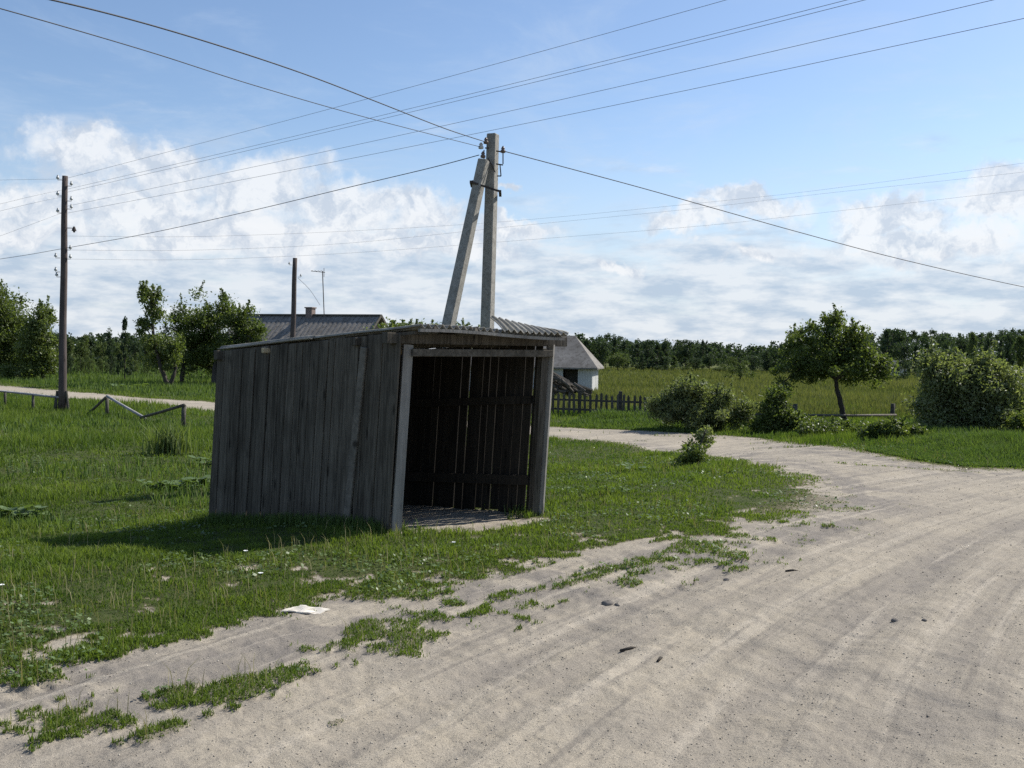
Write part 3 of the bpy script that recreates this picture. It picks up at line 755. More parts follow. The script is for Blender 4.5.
# ------------------------------------------------------------------ trees
def leaf_cloud(centres, radii, n, size, flat=.8, droop=0, aspect=1.9):
    """n leaves round clump centres; returns co, faces, tint"""
    k = RNG.integers(0, len(centres), n)
    v = RNG.normal(0, 1, (n, 3)); v /= np.linalg.norm(v, axis=1)[:, None]
    rr = RNG.random(n) ** .55 * (1 + .35 * np.minimum(RNG.exponential(1, n), 1.4) * (RNG.random(n) < .3))
    c = centres[k] + v * (rr * radii[k])[:, None] * np.array([1, 1, flat])
    if droop: c[:, 2] -= droop * RNG.random(n) * radii[k]
    a = RNG.normal(0, 1, (n, 3)); a[:, 2] -= droop * 1.5; a /= np.linalg.norm(a, axis=1)[:, None]
    b = np.cross(a, RNG.normal(0, 1, (n, 3))); b /= np.linalg.norm(b, axis=1)[:, None]
    s = size * RNG.uniform(.6, 1.3, n)[:, None]
    p = np.stack([c - a * s * .5 * aspect, c + b * s * .5, c + a * s * .5 * aspect, c - b * s * .5], 1)
    f = np.arange(n * 4).reshape(-1, 4)
    ti = np.clip(RNG.normal(.45, .28, n) + (RNG.random(len(centres)) * .5 - .25)[k], 0, 1)
    return p.reshape(-1, 3), f, ti
def limb(mb, a, b, r0, r1, n=5, wob=.12):
    a = np.array(a, float); b = np.array(b, float); L = np.linalg.norm(b - a); pts = []
    o = RNG.normal(0, wob * L * .35, 3)
    for k in range(n + 1):
        t = k / n; pts.append(a + (b - a) * t + o * math.sin(math.pi * t) * .6)
    mb.tube(pts, [r0 + (r1 - r0) * k / n for k in range(n + 1)], 7, cap=True)
def tree(name, base, blobs, Y, nclump, nleaf, size, mat, label, cat, group=None, stems=None, trunk_r=.12, fork=.3, droop=0, crad=(.28, .5), sprigs=0, flat=.8, dz=None, aspect=1.9):
    """blobs: crown masses (px,py,rx_px,rz_px[,depth factor])"""
    base = np.array(base, float); base[2] = gz(base[0], base[1]); k_ = Y / F
    cen = []; wts = np.array([b[2] * b[3] for b in blobs], float); wts /= wts.sum()
    for i, b in enumerate(blobs):
        c = at(b[0], b[1], Y); m_ = max(3, int(nclump * wts[i]))
        v = RNG.normal(0, 1, (m_, 3)); v /= np.linalg.norm(v, axis=1)[:, None]; v *= (RNG.random(m_) ** .45 * RNG.uniform(.72, 1.22, m_))[:, None]
        dep = (b[2] * .85 if len(b) < 5 else b[2] * b[4])
        cen.append(c + v * np.array([b[2] * k_, dep * k_, b[3] * k_]))
    cen = np.concatenate(cen); gzv = terrain(cen[:, 0], cen[:, 1]); cen[:, 2] = np.maximum(cen[:, 2], gzv + .12)
    rad = RNG.uniform(crad[0], crad[1], len(cen))
    o = empty(name, base, label, cat, group)
    co, f, ti = leaf_cloud(cen, rad, nleaf, size, flat, droop, aspect)
    if sprigs:
        top = cen[np.argsort(-cen[:, 2] + RNG.normal(0, .6, len(cen)))[:sprigs]]
        extra = []
        for c in top:
            d = np.array([RNG.normal(0, .35), RNG.normal(0, .35), 1.0]); L = RNG.uniform(.3, .8) * min(1, Y / 65) * (1.7 if aspect > 2 else 1.1)
            for t in np.linspace(.2, 1, 12): extra.append(c + d * L * t)
        extra = np.array(extra); c2, f2, t2 = leaf_cloud(extra, np.full(len(extra), size * .9), len(extra) * 4, size, 1, 0, aspect)
        f = np.concatenate([f, f2 + len(co)]); co = np.concatenate([co, c2]); ti = np.concatenate([ti, t2])
    low = co[:, 2] < terrain(co[:, 0], co[:, 1]) + .01; co[low, 2] = terrain(co[low, 0], co[low, 1]) + .01 + .03 * RNG.random(low.sum())
    mesh_obj('crown' if trunk_r > .06 else 'foliage', co - base, f, mat, {'tint': ('FACE', ti)}, False, o)
    mb = MB(); stems = stems or [[(0, 0)]]
    allj = []
    for st in stems:      # each stem: list of (px,py) points from base up
        P = ([base - [0, 0, .1]] if (st is stems[0] or trunk_r <= .06 or len(st) < 3) else []) + [at(px, py, Y) for (px, py) in st]
        n = len(P)
        out = []
        for i in range(n - 1):
            for q in range(4): out.append(P[i] + (P[i + 1] - P[i]) * q / 4 + RNG.normal(0, trunk_r * .12, 3))
        out.append(P[-1]); mb.tube(out, [trunk_r * (1 - .55 * i / len(out)) for i in range(len(out))], 9)
        allj.append(P[-1]); 
        if n > 2: allj.append(P[-2])
    allj = np.array(allj)
    pick = RNG.choice(len(cen), min(len(cen), 26), replace=False)
    for i in pick:
        j = allj[np.argmin(np.linalg.norm(allj - cen[i], axis=1))]; limb(mb, j, cen[i], trunk_r * .38, trunk_r * .08)
    mb.build('trunk' if trunk_r > .06 else 'stems', M['bark'], o, True)
    return o
def gpt(px, py): return G(px, py)
# right apple tree
b = gpt(846, 424); YA = b[1]
tree('apple_tree', b, [(833, 335, 34, 17), (812, 352, 36, 20), (858, 350, 34, 18), (800, 370, 26, 16), (840, 368, 44, 11), (880, 360, 14, 15), (783, 386, 9, 12), (832, 322, 18, 8), (868, 378, 26, 9)], YA, 150, 24000, .060, M['leaf'],
     'spreading apple tree with bare slanting trunk beside the post-and-rail fence', 'tree', stems=[[(842, 408), (837, 390), (835, 376), (838, 350)], [(836, 378), (822, 366), (808, 362)], [(836, 378), (852, 366), (868, 355)]], trunk_r=.115, sprigs=26, crad=(.22, .42))
# left trees
b = gpt(169, 387); YB = b[1]
tree('pear_tree', b, [(150, 300, 13, 16), (157, 315, 10, 12), (146, 332, 10, 14), (162, 345, 20, 14), (160, 362, 16, 9), (174, 352, 14, 14)], YB, 66, 9500, .085, M['leaf_light'],
     'slender pear tree with airy sunlit crown, taller than its neighbours at left', 'tree', stems=[[(160, 365), (154, 340), (151, 300)], [(176, 368), (168, 350)]], trunk_r=.14, sprigs=12, crad=(.25, .6))
b = gpt(181, 384); 
tree('apple_tree', b, [(205, 318, 26, 24), (190, 340, 28, 22), (215, 345, 28, 24), (200, 362, 30, 9), (182, 318, 12, 14), (224, 310, 14, 12)], b[1], 120, 23000, .085, M['leaf'],
     'round dark apple tree with drooping boughs right of the pear tree', 'tree', stems=[[(183, 366), (190, 345)], [(185, 362), (205, 335)]], trunk_r=.15, droop=.3, sprigs=16, crad=(.35, .75))
b = gpt(215, 386)
tree('apple_tree', b, [(243, 330, 20, 20), (232, 350, 22, 18), (256, 348, 14, 18), (238, 366, 22, 8), (240, 316, 14, 10)], b[1] + 1, 85, 15000, .085, M['leaf'],
     'dark apple tree half hidden behind the left corner of the shelter', 'tree', stems=[[(215, 366), (228, 348)], [(216, 362), (240, 330)]], trunk_r=.22, sprigs=10, crad=(.35, .75))
b = gpt(20, 378)
tree('large_tree', b, [(2, 320, 30, 34), (-30, 330, 45, 60), (22, 345, 26, 30), (5, 362, 40, 14), (-8, 295, 14, 14)], b[1], 170, 38000, .10, M['leaf'],
     'tall dense dark tree cut by the left edge of the picture', 'tree', stems=[[(18, 360), (5, 330)], [(15, 360), (-20, 320)]], trunk_r=.3, sprigs=20, crad=(.5, 1.1))
b = gpt(44, 380)
tree('leafy_bush', b, [(42, 330, 15, 24), (34, 350, 22, 24), (48, 358, 10, 18), (30, 370, 24, 8)], b[1], 100, 19000, .09, M['leaf_light'],
     'tall leafy lilac-like bush just left of the tarred wooden pole', 'bush', stems=[[(42, 360), (44, 335)], [(40, 365), (32, 340)]], trunk_r=.1, sprigs=26, crad=(.3, .7))
# right bushes
b = gpt(700, 431)
tree('willow_bush', b, [(690, 402, 26, 22), (668, 408, 18, 18), (715, 405, 22, 18), (700, 418, 45, 12), (740, 412, 12, 12), (695, 388, 22, 8)], b[1], 170, 40000, .038, M['leaf_willow'],
     'wide willow bush at the track edge just right of the picket fence', 'bush', stems=[[(700, 420)]], trunk_r=.05, sprigs=46, crad=(.18, .36), aspect=3)
b = gpt(775, 434)
tree('leafy_bush', b, [(776, 412, 14, 20), (792, 420, 16, 13), (768, 425, 16, 9), (802, 425, 16, 9)], b[1], 85, 15000, .05, M['leaf'],
     'dark leafy bush under the left side of the spreading apple tree', 'bush', stems=[[(776, 420)]], trunk_r=.05, sprigs=16, crad=(.18, .36))
b = gpt(828, 437)
tree('low_shrub', b, [(822, 430, 28, 7), (850, 430, 20, 6)], b[1], 34, 7500, .045, M['leaf_light'],
     'low shrub spreading at the foot of the leaning apple trunk', 'bush', stems=[[(825, 432)]], trunk_r=.03, sprigs=10, crad=(.15, .28))
b = gpt(893, 441)
tree('low_shrub', b, [(895, 431, 20, 9), (878, 433, 14, 6), (915, 435, 12, 6)], b[1], 44, 10500, .045, M['leaf'],
     'small dark shrub in front of the right-hand fence post', 'bush', stems=[[(893, 436)]], trunk_r=.03, sprigs=14, crad=(.15, .3))
b = gpt(970, 434)
tree('willow_bush', b, [(965, 385, 38, 26), (945, 400, 30, 26), (990, 395, 34, 28), (965, 420, 50, 13), (935, 368, 12, 12), (985, 366, 12, 10), (1015, 410, 22, 20), (958, 366, 14, 8)], b[1], 290, 62000, .045, M['leaf_willow'],
     'big rounded silvery willow bush near the right edge of the picture', 'bush', stems=[[(968, 410)], [(960, 405), (948, 385)], [(975, 405), (990, 380)]], trunk_r=.07, sprigs=75, crad=(.22, .45), aspect=2.6)
b = gpt(1040, 440)
tree('low_shrub', b, [(1035, 425, 22, 9)], b[1], 34, 7500, .05, M['leaf'], 'low green shrub cut by the right edge beside the big willow', 'bush', stems=[[(1040, 430)]], trunk_r=.03, sprigs=10, crad=(.15, .3))
b = gpt(695, 465)
tree('sapling', b, [(695, 452, 12, 9), (690, 460, 15, 4)], b[1], 34, 1700, .034, M['leaf_light'], 'small scruffy sapling alone on the lawn by the track', 'sapling',
     stems=[[(700, 445), (706, 430)], [(688, 448)]], trunk_r=.02, sprigs=0, crad=(.08, .16))
b = gpt(700, 463)
o = tree('sapling', b, [(705, 438, 7, 13), (694, 446, 10, 9)], b[1], 34, 1000, .036, M['leaf_willow'], 'light-leaved willow shoots growing up out of the dark sapling', 'sapling', stems=[[(704, 444), (708, 432)], [(690, 446), (682, 441)]], trunk_r=.015, crad=(.06, .14))
b = at(425, 372, 33); 
tree('leafy_bush', b, [(400, 335, 30, 12), (430, 334, 30, 13), (465, 338, 24, 9)], 33, 66, 10000, .05, M['leaf_light'], 'bush behind the shelter with only its top shoots above the roof', 'bush',
     stems=[[(425, 350)]], trunk_r=.05, sprigs=55, crad=(.2, .4))
# distant individual bushes / trees at the field edge
protoc = {}
def crown_mesh(kind, seed, n=1500, leaf=.42, mat='leaf_far'):
    """unit tree 1 m high, ~.9 wide"""
    cen = []
    if kind == 'round':
        for _ in range(34):
            v = RNG.normal(0, 1, 3); v /= np.linalg.norm(v); v *= RNG.random() ** .4; cen.append([v[0] * .34, v[1] * .34, .56 + v[2] * .34])
    elif kind == 'tall':
        for _ in range(34):
            t = RNG.random(); w_ = .24 * math.sin(math.pi * (t * .8 + .18)); a_ = RNG.uniform(0, 6.28); cen.append([math.cos(a_) * w_ * RNG.random(), math.sin(a_) * w_ * RNG.random(), .18 + .74 * t])
    elif kind == 'fir':
        for _ in range(40):
            t = RNG.random() ** 1.3; w_ = .24 * (1 - t) + .01; a_ = RNG.uniform(0, 6.28); cen.append([math.cos(a_) * w_, math.sin(a_) * w_, .12 + .82 * t])
    else:
        for _ in range(34):
            v = RNG.normal(0, 1, 3); v /= np.linalg.norm(v); v *= RNG.random() ** .4; cen.append([v[0] * .62, v[1] * .5, .40 + v[2] * .40])
    cen = np.array(cen); rad = RNG.uniform(.07, .15, len(cen)) * (.55 if kind == 'fir' else 1)
    co, f, ti = leaf_cloud(cen, rad, n, leaf, .9, 0, 1.5); co[:, 2] = np.clip(co[:, 2], .0, None)
    return co, f, ti
far_protos = []
for i, (k, mt) in enumerate((('round', 'leaf_far'), ('tall', 'leaf_far2'), ('round', 'leaf_far2'), ('fir', 'leaf_far'), ('bush', 'leaf_far2'), ('bush', 'leaf_far'), ('tall', 'leaf_far'), ('round', 'leaf_far'))):
    co, f, ti = crown_mesh(k, i, 2200, .034)
    t = empty('field_tree' if k != 'bush' else 'field_bush', (0, -500, 0), None, None)
    c = mesh_obj('crown', co, f, M[mt], {'tint': ('FACE', ti)}, False, t)
    mb = MB(); mb.tube([(0, 0, -.03), (0, 0, .3), (.01, 0, .75)], [.022, .016, .006], 6)
    for q in range(5): limb(mb, (0, 0, .25 + .06 * q), (RNG.uniform(-.2, .2), RNG.uniform(-.2, .2), .5 + .08 * q), .01, .003)
    s_ = mb.build('trunk', M['bark'], t, True, origin=(0, 0, 0)); far_protos.append((k, t, c, s_))
def put_far(idx, px, ytop, Y, wpx=None, label=None, cat='tree', group='trees along the field edge'):
    k, t, c, s_ = far_protos[idx]
    top = at(px, ytop, Y); z = gz(top[0], top[1]); h = (top[2] - z) / .95
    r = t.copy(); COL.objects.link(r); r.location = Vector((float(top[0]), float(top[1]), float(z))); ww = h if wpx is None else wpx * Y / F / (.85 if k != 'bush' else 1.3)
    r.scale = (ww, ww, h); r.rotation_euler = (0, 0, RNG.uniform(0, 6.28) if k != 'bush' else RNG.choice([0, math.pi]))
    for ch in (c, s_):
        q = ch.copy(); COL.objects.link(q); q.parent = r
    tag(r, label or 'dark broadleaf tree in the row along the far edge of the field', cat, group); return r
# notable ones
put_far(4, 741, 357, 100, 40, 'rounded dark green bush standing alone in the fallow field', 'bush', 'bushes in the field')
put_far(5, 657, 352, 150, 50, 'broad dark bush at the forest edge right of the barn', 'bush', 'bushes in the field')
put_far(5, 905, 354, 110, 34, 'small dark bush beside the grey shed at the field end', 'bush', 'bushes in the field')
put_far(7, 687, 338, 175, 36, 'tallest round tree of the far treeline above the picket fence', 'tree')
put_far(7, 648, 338, 178, 22, 'narrow round treetop between barn and tallest far tree', 'tree')
put_far(0, 600, 336, 150, 30, 'dark tree immediately right of the whitewashed barn', 'tree')
put_far(6, 614, 336, 155, 20, 'dark slim tree second to the right of the barn', 'tree')
put_far(3, 125, 318, 70, 26, 'dark spiky tree left of the slender pear tree', 'tree', 'trees behind the left meadow')
put_far(7, 897, 326, 165, 34, 'tall dark tree above the grey shed in the right treeline', 'tree')
put_far(7, 795, 321 + 6, 150, 24, 'dark tree just left behind the spreading apple tree', 'tree')
for i in range(46):
    px = 588 + i * 9.6 + RNG.uniform(-4, 4); base_top = np.interp(px, [580, 640, 700, 760, 830, 880, 940, 1024], [345, 349, 350, 353, 345, 338, 338, 335]) + RNG.uniform(-3, 8)
    put_far(int(RNG.choice([0, 1, 2, 6, 3, 7])), px, base_top + RNG.choice([-7, -3, 2, 8]), RNG.uniform(140, 168), RNG.uniform(10, 34))
for i in range(26):
    px = -10 + i * 11 + RNG.uniform(-4, 4); put_far(int(RNG.choice([0, 2, 6, 1])), px, 333 + RNG.uniform(-3, 8), RNG.uniform(88, 105), RNG.uniform(14, 26), 'dark tree in the dense row behind the left meadow', 'tree', 'trees behind the left meadow')
for i in range(16):
    px = 586 + i * 27 + RNG.uniform(-8, 8); put_far(int(RNG.choice([4, 5])), px, 364 + RNG.uniform(-4, 3), RNG.uniform(150, 170), RNG.uniform(16, 34), 'low bush at the foot of the far treeline beyond the field', 'bush', 'bushes at the field edge')
for i in range(8):
    px = 68 + i * 11 + RNG.uniform(-3, 3); put_far(int(RNG.choice([4, 5])), px, 352 + RNG.uniform(-4, 5), RNG.uniform(76, 86), RNG.uniform(12, 24), 'low bush in front of the dark left tree row', 'bush', 'bushes before the left trees')
for k, t, c, s_ in far_protos:
    for q in (c, s_, t): bpy.data.objects.remove(q)
# the wood behind as a mass
def far_wood():
    cen, rad = [], []
    for i in range(520):
        side = RNG.random() < .74
        px = RNG.uniform(560, 1330) if side else RNG.uniform(-330, 300)
        Y = RNG.uniform(185, 320) if side else RNG.uniform(110, 210)
        if side: top = np.interp(px, [560, 600, 640, 700, 760, 830, 860, 900, 950, 1024, 1300], [338, 338, 343, 345, 349, 338, 334, 330, 334, 331, 325]) + RNG.normal(0, 2.2) + (320 - Y) * .01
        else: top = np.interp(px, [-300, 0, 60, 300], [320, 330, 337, 340]) + RNG.normal(0, 1.6)
        p = at(px, top, Y); z = gz(p[0], p[1]) if Y < 300 else -.42; h = p[2] - z; w_ = RNG.uniform(1.6, 2.8) * (1 if side else .6)
        for q in range(22):
            t = RNG.random() ** .7; rr = w_ * math.sin(math.pi * min(1, (.15 + .82 * t))) * RNG.random() ** .5; a_ = RNG.uniform(0, 6.28)
            cen.append([p[0] + math.cos(a_) * rr, p[1] + math.sin(a_) * rr, z + h * (.06 + .9 * t)]); rad.append(RNG.uniform(.5, 1.0))
    cen = np.array(cen); rad = np.array(rad)
    co, f, ti = leaf_cloud(cen, rad, 260000, .34, .9, 0, 1.4)
    o = mesh_obj('far_wood', co, f, M['leaf_far'], {'tint': ('FACE', ti)})
    tag(o, 'dark continuous wood along the horizon beyond the fields', 'wood', kind='stuff')
far_wood()

# ------------------------------------------------------------------ house and barn
def far_house():
    Y = 75.; A = at(380, 316, Y); phi = R(-20); u = np.array([math.cos(phi), math.sin(phi)]); v = np.array([-u[1], u[0]])
    L = 12.; hw = 3.4; zr = A[2]; z0 = gz(A[0], A[1]); ze = z0 + 2.3
    apex = A[:2]
    def W(s, t, z): q = apex + u * s + v * t; return np.array([q[0], q[1], z])
    o = empty('village_house', (apex[0] - u[0] * 6, apex[1] - u[1] * 6, z0), 'low village house with grey slate roof and brick chimney behind the shelter', 'house')
    mb = MB(); P = [W(-L, -hw, z0 - .1), W(-.3, -hw, z0 - .1), W(-.3, hw, z0 - .1), W(-L, hw, z0 - .1)]; P += [p + [0, 0, ze - z0 + .1] for p in P]; mb.hexa(P, .5)
    k = len(mb.v)
    for s_ in (-L, -.3):
        k = len(mb.v); mb.v += [tuple(W(s_, -hw, ze)), tuple(W(s_, hw, ze)), tuple(W(s_, 0, zr - .12))]; mb.f.append((k, k + 1, k + 2)); mb.t.append(.5)
    mb.build('wall', M['brick'], o)
    mb = MB(); ov = .45; dz = (zr - ze) / hw * ov
    for s_ in (-1, 1):
        e0, e1 = W(-L - .4, s_ * (hw + ov), ze - dz), W(.05, s_ * (hw + ov), ze - dz); r0, r1 = W(-L - .4, 0, zr), W(.05, 0, zr)
        n = 60
        for i in range(n):
            a = i / n; b_ = (i + 1) / n - .0; off = .03 * (i % 2)
            q = [e0 + (e1 - e0) * a, e0 + (e1 - e0) * b_, r0 + (r1 - r0) * b_, r0 + (r1 - r0) * a]; q = [p + [0, 0, off] for p in q]
            mb.hexa([p - [0, 0, .06 + off] for p in q] + q)
    roof = mb.build('roof', M['slate_far'], o)
    mb = MB(); mb.bar(W(-L - .4, 0, zr + .06), W(.08, 0, zr + .06), .3, .12); mb.build('ridge_cap', M['wood_dark'], roof)
    mb = MB(); c = at(309, 318, Y + 1.5); cz = at(309, 308, Y + 1.5)[2]
    q = W(-(A[0] - c[0]) / u[0], 0, 0); mb.box((q[0], q[1], (zr - 1 + cz) / 2), (.55, .55, cz - zr + 1), phi); mb.box((q[0], q[1], cz + .04), (.68, .68, .09), phi)
    mb.build('chimney', M['brick'], roof)
    for s_ in (-2.6, -5.5, -8.5):
        mb = MB(); c = W(s_, -hw - .03, z0 + 1.35); mb.box(c, (1.0, .06, 1.1), phi); w_ = mb.build('window', M['whitewash'], o)
        mb = MB(); mb.box(c + np.array([-v[0], -v[1], 0]) * .035, (.8, .02, .9), phi); mb.build('pane', M['dark'], w_)
    mb = MB()
    for s_ in (-1, 1): mb.bar(W(.12, s_ * (hw + ov), ze - dz + .02), W(.12, 0, zr + .04), .05, .18)
    mb.build('barge_board', M['wood_dark'], o)
    a = empty('aerial_mast', W(-(A[0] - at(319, 316, Y)[0]) / u[0], .15, zr - .1), 'thin leaning television aerial mast on the roof by the chimney', 'aerial')
    mb = MB(); b0 = np.array(a.location); tp = at(322.5, 271, b0[1]); mb.tube([b0, tp], .035, 6); mb.build('mast', M['iron'], a)
    mb = MB(); mb.tube([at(311, 271, b0[1]), at(325, 272.5, b0[1])], .025, 6)
    mb.tube([at(324, 268, b0[1]), at(324, 277, b0[1])], .02, 6)
    for k in range(4): p = at(313 + 3 * k, 271, b0[1]); mb.tube([p - [0, .5, 0], p + [0, .5, 0]], .015, 5)
    mb.build('antenna_arm', M['iron'], a)
far_house()
def barn():
    Y = 62.; C = at(592, 388, Y); z0 = gz(C[0], C[1]); phi = R(-10); u = np.array([math.cos(phi), math.sin(phi)]); v = np.array([-u[1], u[0]])
    org = C[:2]; ze = at(592, 366, Y)[2]; zr = at(572, 335.5, Y + 2)[2]; L = 8.; Wd = 4.2
    def W(s, t, z): q = org + u * s + v * t; return np.array([q[0], q[1], z])
    o = empty('barn', (*W(-L / 2, Wd / 2, 0)[:2], z0), 'small whitewashed barn with hipped grey roof beyond the picket fence', 'barn')
    k_ = lambda px: (at(px, 380, Y)[0] - org[0]) / u[0]
    xd0, xd1 = k_(563), k_(578)
    # front wall left part, right part, lintel above doorway
    mb = MB()
    def panel(s0, s1, t0, t1, za, zb, tint=.5): P = [W(s0, t0, za), W(s1, t0, za), W(s1, t1, za), W(s0, t1, za)]; mb.hexa(P + [p + [0, 0, zb - za] for p in P], tint)
    panel(-L, xd0, 0, .2, z0 - .1, ze); panel(xd0, xd1, 0.02, .2, ze - .12, ze); panel(-L, 0, Wd - .2, Wd, z0 - .1, ze); panel(-L, -L + .2, .2, Wd - .2, z0 - .1, ze)
    mb.build('wall', M['whitewash'], o)
    mb = MB(); n = 9
    for i in range(n):
        s0 = xd1 + (0 - xd1) * i / n; s1 = xd1 + (0 - xd1) * (i + .92) / n; panel(s0, s1, random.uniform(-.02, .0), .06, z0 - .05, ze - .03)
    for i in range(22):
        t0 = .08 + (Wd - .1) * i / 22; P = [W(-.05, t0, z0 - .05), W(0.0, t0, z0 - .05), W(0, t0 + .17, z0 - .05), W(-.05, t0 + .17, z0 - .05)]; mb.hexa(P + [p + [0, 0, ze - z0] for p in P])
    mb.build('plank_wall', M['whitewash'], o)
    mb = MB(); panel(xd0 + .02, xd1 - .02, .9, 1.0, z0, ze); mb.build('inner_door', M['wood_dark'], o)
    mb = MB(); ov = .35; sl = (zr - ze) / (Wd / 2); rz0, rz1 = -L + 1.6, -1.35
    ea = [W(-L - ov, -ov, ze - .12), W(ov, -ov, ze - .12), W(ov, Wd + ov, ze - .12), W(-L - ov, Wd + ov, ze - .12)]
    ra, rb = W(rz0, Wd / 2, zr), W(rz1, Wd / 2, zr)
    k = 0; mb.v += [tuple(p) for p in ea] + [tuple(ra), tuple(rb)] + [tuple(p - [0, 0, .09]) for p in ea]
    mb.f += [(0, 1, 5, 4), (1, 2, 5), (2, 3, 4, 5), (3, 0, 4), (0, 6, 7, 1), (1, 7, 8, 2), (2, 8, 9, 3), (3, 9, 6, 0), (6, 9, 8, 7)]; mb.t += [.5] * 9
    mb.build('roof', M['slate_far'], o)
barn()
def woodpile():
    Y = 52.; c = at(562, 392, Y); z0 = gz(c[0], c[1]); o = empty('log_heap', (c[0], c[1], z0), 'dark heap of slanting logs in front of the whitewashed barn', 'log heap')
    mb = MB()
    for i in range(60):
        t = RNG.random(); px = 545 + 40 * t; top = np.interp(px, [545, 552, 560, 580, 595], [384, 375, 376, 386, 391]); py = top + RNG.random() * (394 - top)
        p = at(px, py, Y + RNG.uniform(-.8, .8)); a_ = -.45 + RNG.normal(0, .18); L = RNG.uniform(.5, 1.0)
        d = np.array([math.cos(a_), RNG.normal(0, .2), math.sin(a_)]) * L / 2; p[2] = max(p[2], z0 + .1 + abs(d[2]) * .6)
        mb.tube([p - d, p + d], RNG.uniform(.05, .09), 6)
    mb.build('logs', M['log'], o)
woodpile()
def shed():
    Y = 140; c = at(893, 372, Y); z0 = gz(c[0], c[1]); o = empty('grey_shed', (c[0], c[1], z0), 'tiny pale grey shed far off at the forest edge behind the apple tree', 'shed')
    mb = MB(); mb.box((c[0], c[1], z0 + .6), (2.2, 3, 1.4), .3); mb.build('wall', M['whitewash'], o)
    mb = MB(); w, d, h0, h1 = 1.5, 1.9, z0 + 1.25, z0 + 2.3
    v = [(-w, -d, h0), (w, -d, h0), (w, d, h0), (-w, d, h0), (0, -d, h1), (0, d, h1)]; cs, sn = math.cos(.3), math.sin(.3)
    mb.v = [(c[0] + a * cs - b * sn, c[1] + a * sn + b * cs, z) for a, b, z in v]; mb.f = [(0, 4, 5, 3), (1, 2, 5, 4), (0, 1, 4), (2, 3, 5), (0, 3, 2, 1)]; mb.t = [.5] * 5
    mb.build('roof', M['slate_far'], o)
shed()

# ------------------------------------------------------------------ fences
def picket():
    a = G(500, 413); b = G(662, 419); L = np.linalg.norm((b - a)[:2]); n = int(L / .21); o = empty('picket_fence', a, 'dark wooden picket fence between the track and the barn', 'fence')
    mb = MB()
    for i in range(n):
        p = a + (b - a) * (i / n); z = gz(p[0], p[1]); h = .84 + random.uniform(-.05, .05); le = random.uniform(-.03, .03)
        mb.bar((p[0], p[1], z), (p[0] + le, p[1], z + h), .10, .03, up=(0, 1, 0)); mb.bar((p[0] + le, p[1], z + h), (p[0] + le, p[1], z + h + .06), .06, .03, up=(0, 1, 0), taper=.3)
    mb.build('pickets', M['wood_dark'], o)
    for hz in (.25, .62):
        mb = MB(); mb.bar((a[0], a[1] + .04, gz(a[0], a[1]) + hz), (b[0], b[1] + .04, gz(b[0], b[1]) + hz), .04, .08); mb.build('rail', M['wood_dark'], o)
    for k in range(5):
        p = a + (b - a) * (k / 4); z = gz(p[0], p[1]); mb = MB(); mb.bar((p[0], p[1] + .1, z - .1), (p[0], p[1] + .1, z + 1.0), .13, .13, up=(0, 1, 0)); mb.build('post', M['wood_dark'], o)
picket()
def rail_fence():
    a = G(797, 426); b = G(892, 424); o = empty('rail_fence', a, 'post-and-rail fence with thick dark posts running under the apple tree', 'fence')
    Ya, Yb = a[1], b[1]
    for p, Yq, ty in ((a, Ya, 404), (b, Yb, 403.5)):
        t = at(795 if p is a else 893, ty, Yq); mb = MB(); mb.tube([(p[0], p[1], p[2] - .1), t], [.10, .085], 8); mb.build('post', M['wood_dark'], o, True)
    mb = MB(); mb.tube([at(740, 414, Ya - .1), at(797, 415, Ya - .1), at(850, 415.5, (Ya + Yb) / 2), at(896, 415, Yb - .1)], .045, 7); mb.build('rail', M['wood_beam'], o, True)
rail_fence()
def left_rails():
    # fence at far left of the pole
    pts = [(8, 408), (35, 412), (57, 412)]
    o = empty('low_rail_fence', G(35, 412), 'low rail fence of thin posts left of the tarred pole', 'fence')
    Yf = G(35, 411)[1]
    for px, py, ty in ((5, 407, 391), (33, 411, 394.5), (56, 411, 397)):
        p = G(px, py); mb = MB(); mb.tube([p - [0, 0, .1], at(px, ty, p[1])], .05, 7); mb.build('post', M['wood_dark'], o, True)
    mb = MB(); mb.tube([at(-25, 389, 38), at(0, 391, G(5, 407)[1]), at(33, 394.5, G(33, 411)[1]), at(60, 397.5, G(56, 411)[1])], .045, 7); mb.build('rail', M['wood_grey'], o, True)
    o = empty('broken_rail_fence', G(140, 428), 'broken rail fence with two posts and poles sagging to the ground', 'fence')
    p1 = G(107, 415); p2 = G(183, 429)
    mb = MB(); mb.tube([p1 - [0, 0, .1], at(107, 397, p1[1])], .065, 8); mb.build('post', M['wood_dark'], o, True)
    mb = MB(); mb.tube([p2 - [0, 0, .1], at(184, 405, p2[1])], .07, 8); mb.build('post', M['wood_dark'], o, True)
    mid = G(142, 421)
    for (a, b, mt) in ((at(106, 397, p1[1] - .1), G(89, 413), 'wood_dark'), (at(107, 396, p1[1] - .1), mid + [.1, 0, .1], 'wood_grey'), (at(184, 405, p2[1] - .1), mid + [0, -.1, .12], 'wood_dark')):
        mb = MB(); mb.tube([a, (np.array(a) + b) / 2 + [0, 0, -.01], b], .048, 7); mb.build('rail', M[mt], o, True)
left_rails()

